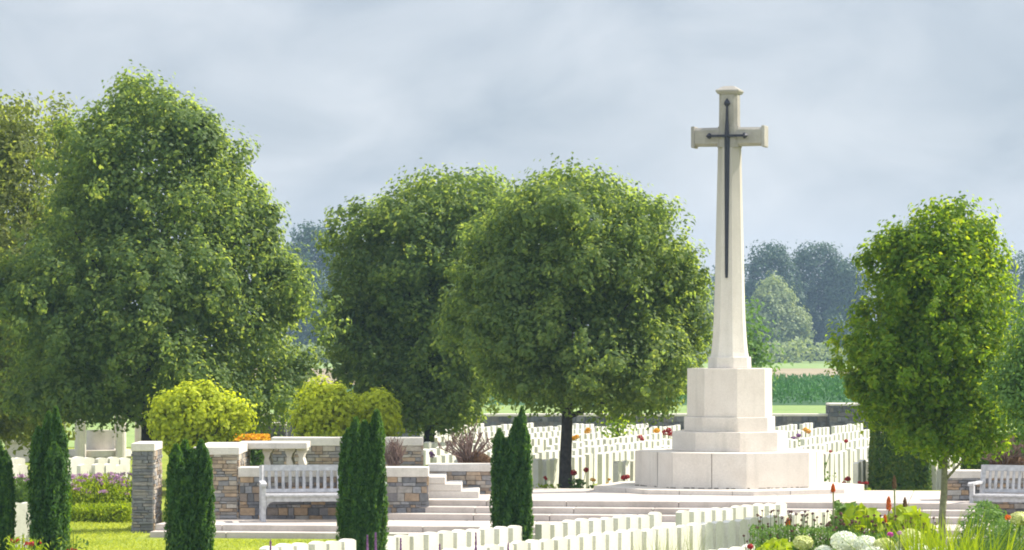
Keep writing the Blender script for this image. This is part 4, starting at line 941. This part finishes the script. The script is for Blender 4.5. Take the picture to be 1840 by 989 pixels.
def blades(name, label, us, vt, Y, m, n, seed, w=.028, lean=.22, hmin=.6, gz=0.0, segs=4, dep=.35):
    rng = random.Random(seed); x0 = X((us[0] + us[1]) / 2, Y); hw = (us[1] - us[0]) / 2 * Y / F_PX; H = Z(vt, Y) - gz
    t = tag_mb = MB()
    for i in range(n):
        bx, by = rng.uniform(-hw, hw), rng.uniform(-dep, dep); h = H * rng.uniform(hmin, 1.0); a = rng.gauss(0, lean); b_ = rng.gauss(0, lean * .6); th = rng.uniform(-.9, .9)
        cx, cyy = math.cos(th) * w / 2, math.sin(th) * w / 2; vs = []
        for k in range(segs + 1):
            f = k / segs; q = (1 - f ** 1.8) * (1 if k < segs else 0.02); px_, py_, pz = bx + a * h * f * f, by + b_ * h * f * f, h * f * (1 - .12 * abs(a) * f)
            vs += [(px_ - cx * q, py_ - cyy * q, pz), (px_ + cx * q, py_ + cyy * q, pz)]
        t.add(vs, [(2 * k, 2 * k + 1, 2 * k + 3, 2 * k + 2) for k in range(segs)])
    return tag(t.build(name, M[m], loc=(x0, Y, gz)), label, 'plant')
blades('sword_leaf_plant', 'upright lime sword leaves clump in front of the thin trunk', (1632, 1735), 903, 32.5, 'lime', 300, 71, w=.036)
blades('sword_leaf_plant', 'green sword leaves clump right of the lime clump', (1725, 1800), 913, 32.0, 'lime', 170, 72, w=.03)
blades('ornamental_grass', 'hazy pale ornamental grass before the long headstone row', (1150, 1268), 932, 36.5, 'pale_grass', 420, 73, w=.008, lean=.14, hmin=.45)
def scabious(label, us, vt, Y, n, seed):
    rng = np.random.default_rng(seed); x0 = X((us[0] + us[1]) / 2, Y); w = (us[1] - us[0]) / 2 * Y / F_PX; t = thing('scabious_clump', label, 'flowers', (x0, Y, 0), 0, 'maroon seed-head flowers in the right bed')
    h = Z(vt, Y); st = MB(); Ps = []; Ns = []; hs = []
    for i in range(n):
        x, y = rng.uniform(-w, w), rng.uniform(-.4, .4); hh = h * rng.uniform(.72, 1.0); lx = rng.normal() * .07; st.tube([(x * .9, y, 0), (x + lx * .4, y, hh * .6), (x + lx, y, hh)], [.005, .004, .003], 4)
        p, q = blob((x + lx, y, hh), .017 * rng.uniform(.5, 1.2), 22, rng, .8); Ps.append(p); Ns.append(q)
    st.build('stem', M['green'], t); leaves('blossom', np.concatenate(Ps), np.concatenate(Ns), .017, M['maroon'], t, aspect=.8, rng=rng)
    k = n * 70; P = np.stack([rng.uniform(-w, w, k), rng.uniform(-.4, .4, k), h * .86 * rng.random(k) ** .6], 1)
    leaves('foliage', P, nrm(rng.normal(size=(k, 3)) + np.array([0, -.3, .4])), .05, M['softgreen'], t, aspect=.35, along=rng.normal(size=(k, 3)) * .7 + np.array([0, 0, 1.]), rng=rng)
scabious('maroon seed-head flowers before the end of the long headstone row', (1350, 1495), 912, 35.5, 80, 81)
scabious('maroon seed-head flowers between the broad lime leaves and hydrangeas', (1490, 1660), 924, 34.4, 95, 82)
# hydrangeas
hy = thing('hydrangea', 'white and lime mophead hydrangea bush at the bottom of the frame', 'hydrangea', (X(1570, 33), 33, 0))
rng = np.random.default_rng(9)
for i, (u, v, rp, lime) in enumerate([(1443, 972, 17, 1), (1517, 968, 24, 0), (1556, 975, 22, 0), (1588, 977, 18, 1), (1636, 962, 21, 1), (1480, 991, 18, 0), (1530, 990, 24, 0), (1570, 994, 22, 0), (1606, 993, 20, 0), (1650, 988, 20, 0), (1690, 994, 19, 0), (1625, 978, 15, 1)]):
    Y = 33 + rng.uniform(-.25, .25); r_ = rp * Y / F_PX; r_ *= 1.08; c = (X(u, Y) - X(1570, 33), Y - 33, Z(v, Y) - r_ * .2)
    p, q_ = blob(c, r_, 900, rng, .72)
    leaves('flower_head', p, q_, .024, M['lime_petal' if lime else 'white_petal'], hy, aspect=.9, rng=rng)
n = 1300
P = np.stack([rng.uniform(-.8, .8, n), rng.uniform(-.4, .4, n), .25 + .85 * rng.random(n) ** .6], 1)
leaves('foliage', P, nrm(rng.normal(size=(n, 3)) * .6 + np.array([0, -.4, .7])), .11, M['softgreen'], hy, aspect=.65, rng=rng)
hy2 = thing('hydrangea', 'single pale green hydrangea head at the right frame edge', 'hydrangea', (X(1832, 32.5), 32.5, 0))
p, q_ = blob((0, 0, Z(932, 32.5)), .09, 420, rng, .75); leaves('flower_head', p, q_, .03, M['lime_petal'], hy2, aspect=.9, rng=rng)
b = MB(); b.tube([(0, 0, 0), (0, 0, Z(938, 32.5))], [.012, .008], 6); b.build('stem', M['green'], hy2)
for i, (lb, u, v, m, fr) in enumerate([('magenta flower just above the hydrangea heads', 1597, 961, 'magenta', .026), ('pale pink flower beside the magenta one', 1613, 958, 'pink', .02), ('coral red flower by the right edge bush', 1808, 930, 'orange', .03), ('red flower at the lime edging beneath the headstones', 1349, 982, 'red', .035)]):
    flower_plant(lb, u, v, 32.2, 0, m, 500 + i, 'green', .05, 1, fr, bush=.5)
# purple spikes at the bottom of the frame
for i, (lb, u, v) in enumerate([('purple flower spike at the left end of the lawn headstones', 486, 970), ('shorter purple spike at the foot of the widest yew', 660, 962), ('tall purple spike at the right foot of the widest yew', 675, 958), ('purple spike before the headstones right of the widest yew', 720, 968), ('purple spike before the headstones left of the stepside yew', 855, 958), ('thin mauve spike in front of the stepside yew', 913, 975), ('bushy mauve spike among the headstones between the middle yews', 790, 978)]):
    Y = 33; x0 = X(u, Y); h = Z(v, Y); t = thing('flower_spike', lb, 'flower', (x0, Y, 0), 0, 'purple flower spikes in the foreground')
    rng = np.random.default_rng(600 + i); n = 260; s = rng.random(n); th = rng.uniform(0, 6.283, n); rad = .016 * (1.05 - s)
    leaves('blossom', np.stack([rad * np.cos(th), rad * np.sin(th), h - .33 * (1 - s)], 1), nrm(np.stack([np.cos(th), np.sin(th), np.full(n, .3)], 1)), .022, M['purple'], t, aspect=.7, rng=rng)
    b = MB(); b.tube([(0.03, 0, 0), (.01, 0, h * .6), (0, 0, h - .02)], [.007, .006, .004], 5); b.build('stem', M['green'], t)

# ------------------------------------------------------------------ haze
hb = MB(); hb.box((0, 425, 14), (820, 990, 34))
ho = hb.build('haze', [])
hm = bpy.data.materials.new('haze air'); hm.use_nodes = True; tt = hm.node_tree; tt.nodes.clear()
oo = tt.nodes.new('ShaderNodeOutputMaterial'); pv_ = tt.nodes.new('ShaderNodeVolumePrincipled')
pv_.inputs['Color'].default_value = (0.46, 0.66, 0.92, 1); pv_.inputs['Density'].default_value = 0.00035; pv_.inputs['Anisotropy'].default_value = 0.2
tt.links.new(pv_.outputs[0], oo.inputs['Volume']); ho.data.materials.append(hm); kind(ho, 'stuff')
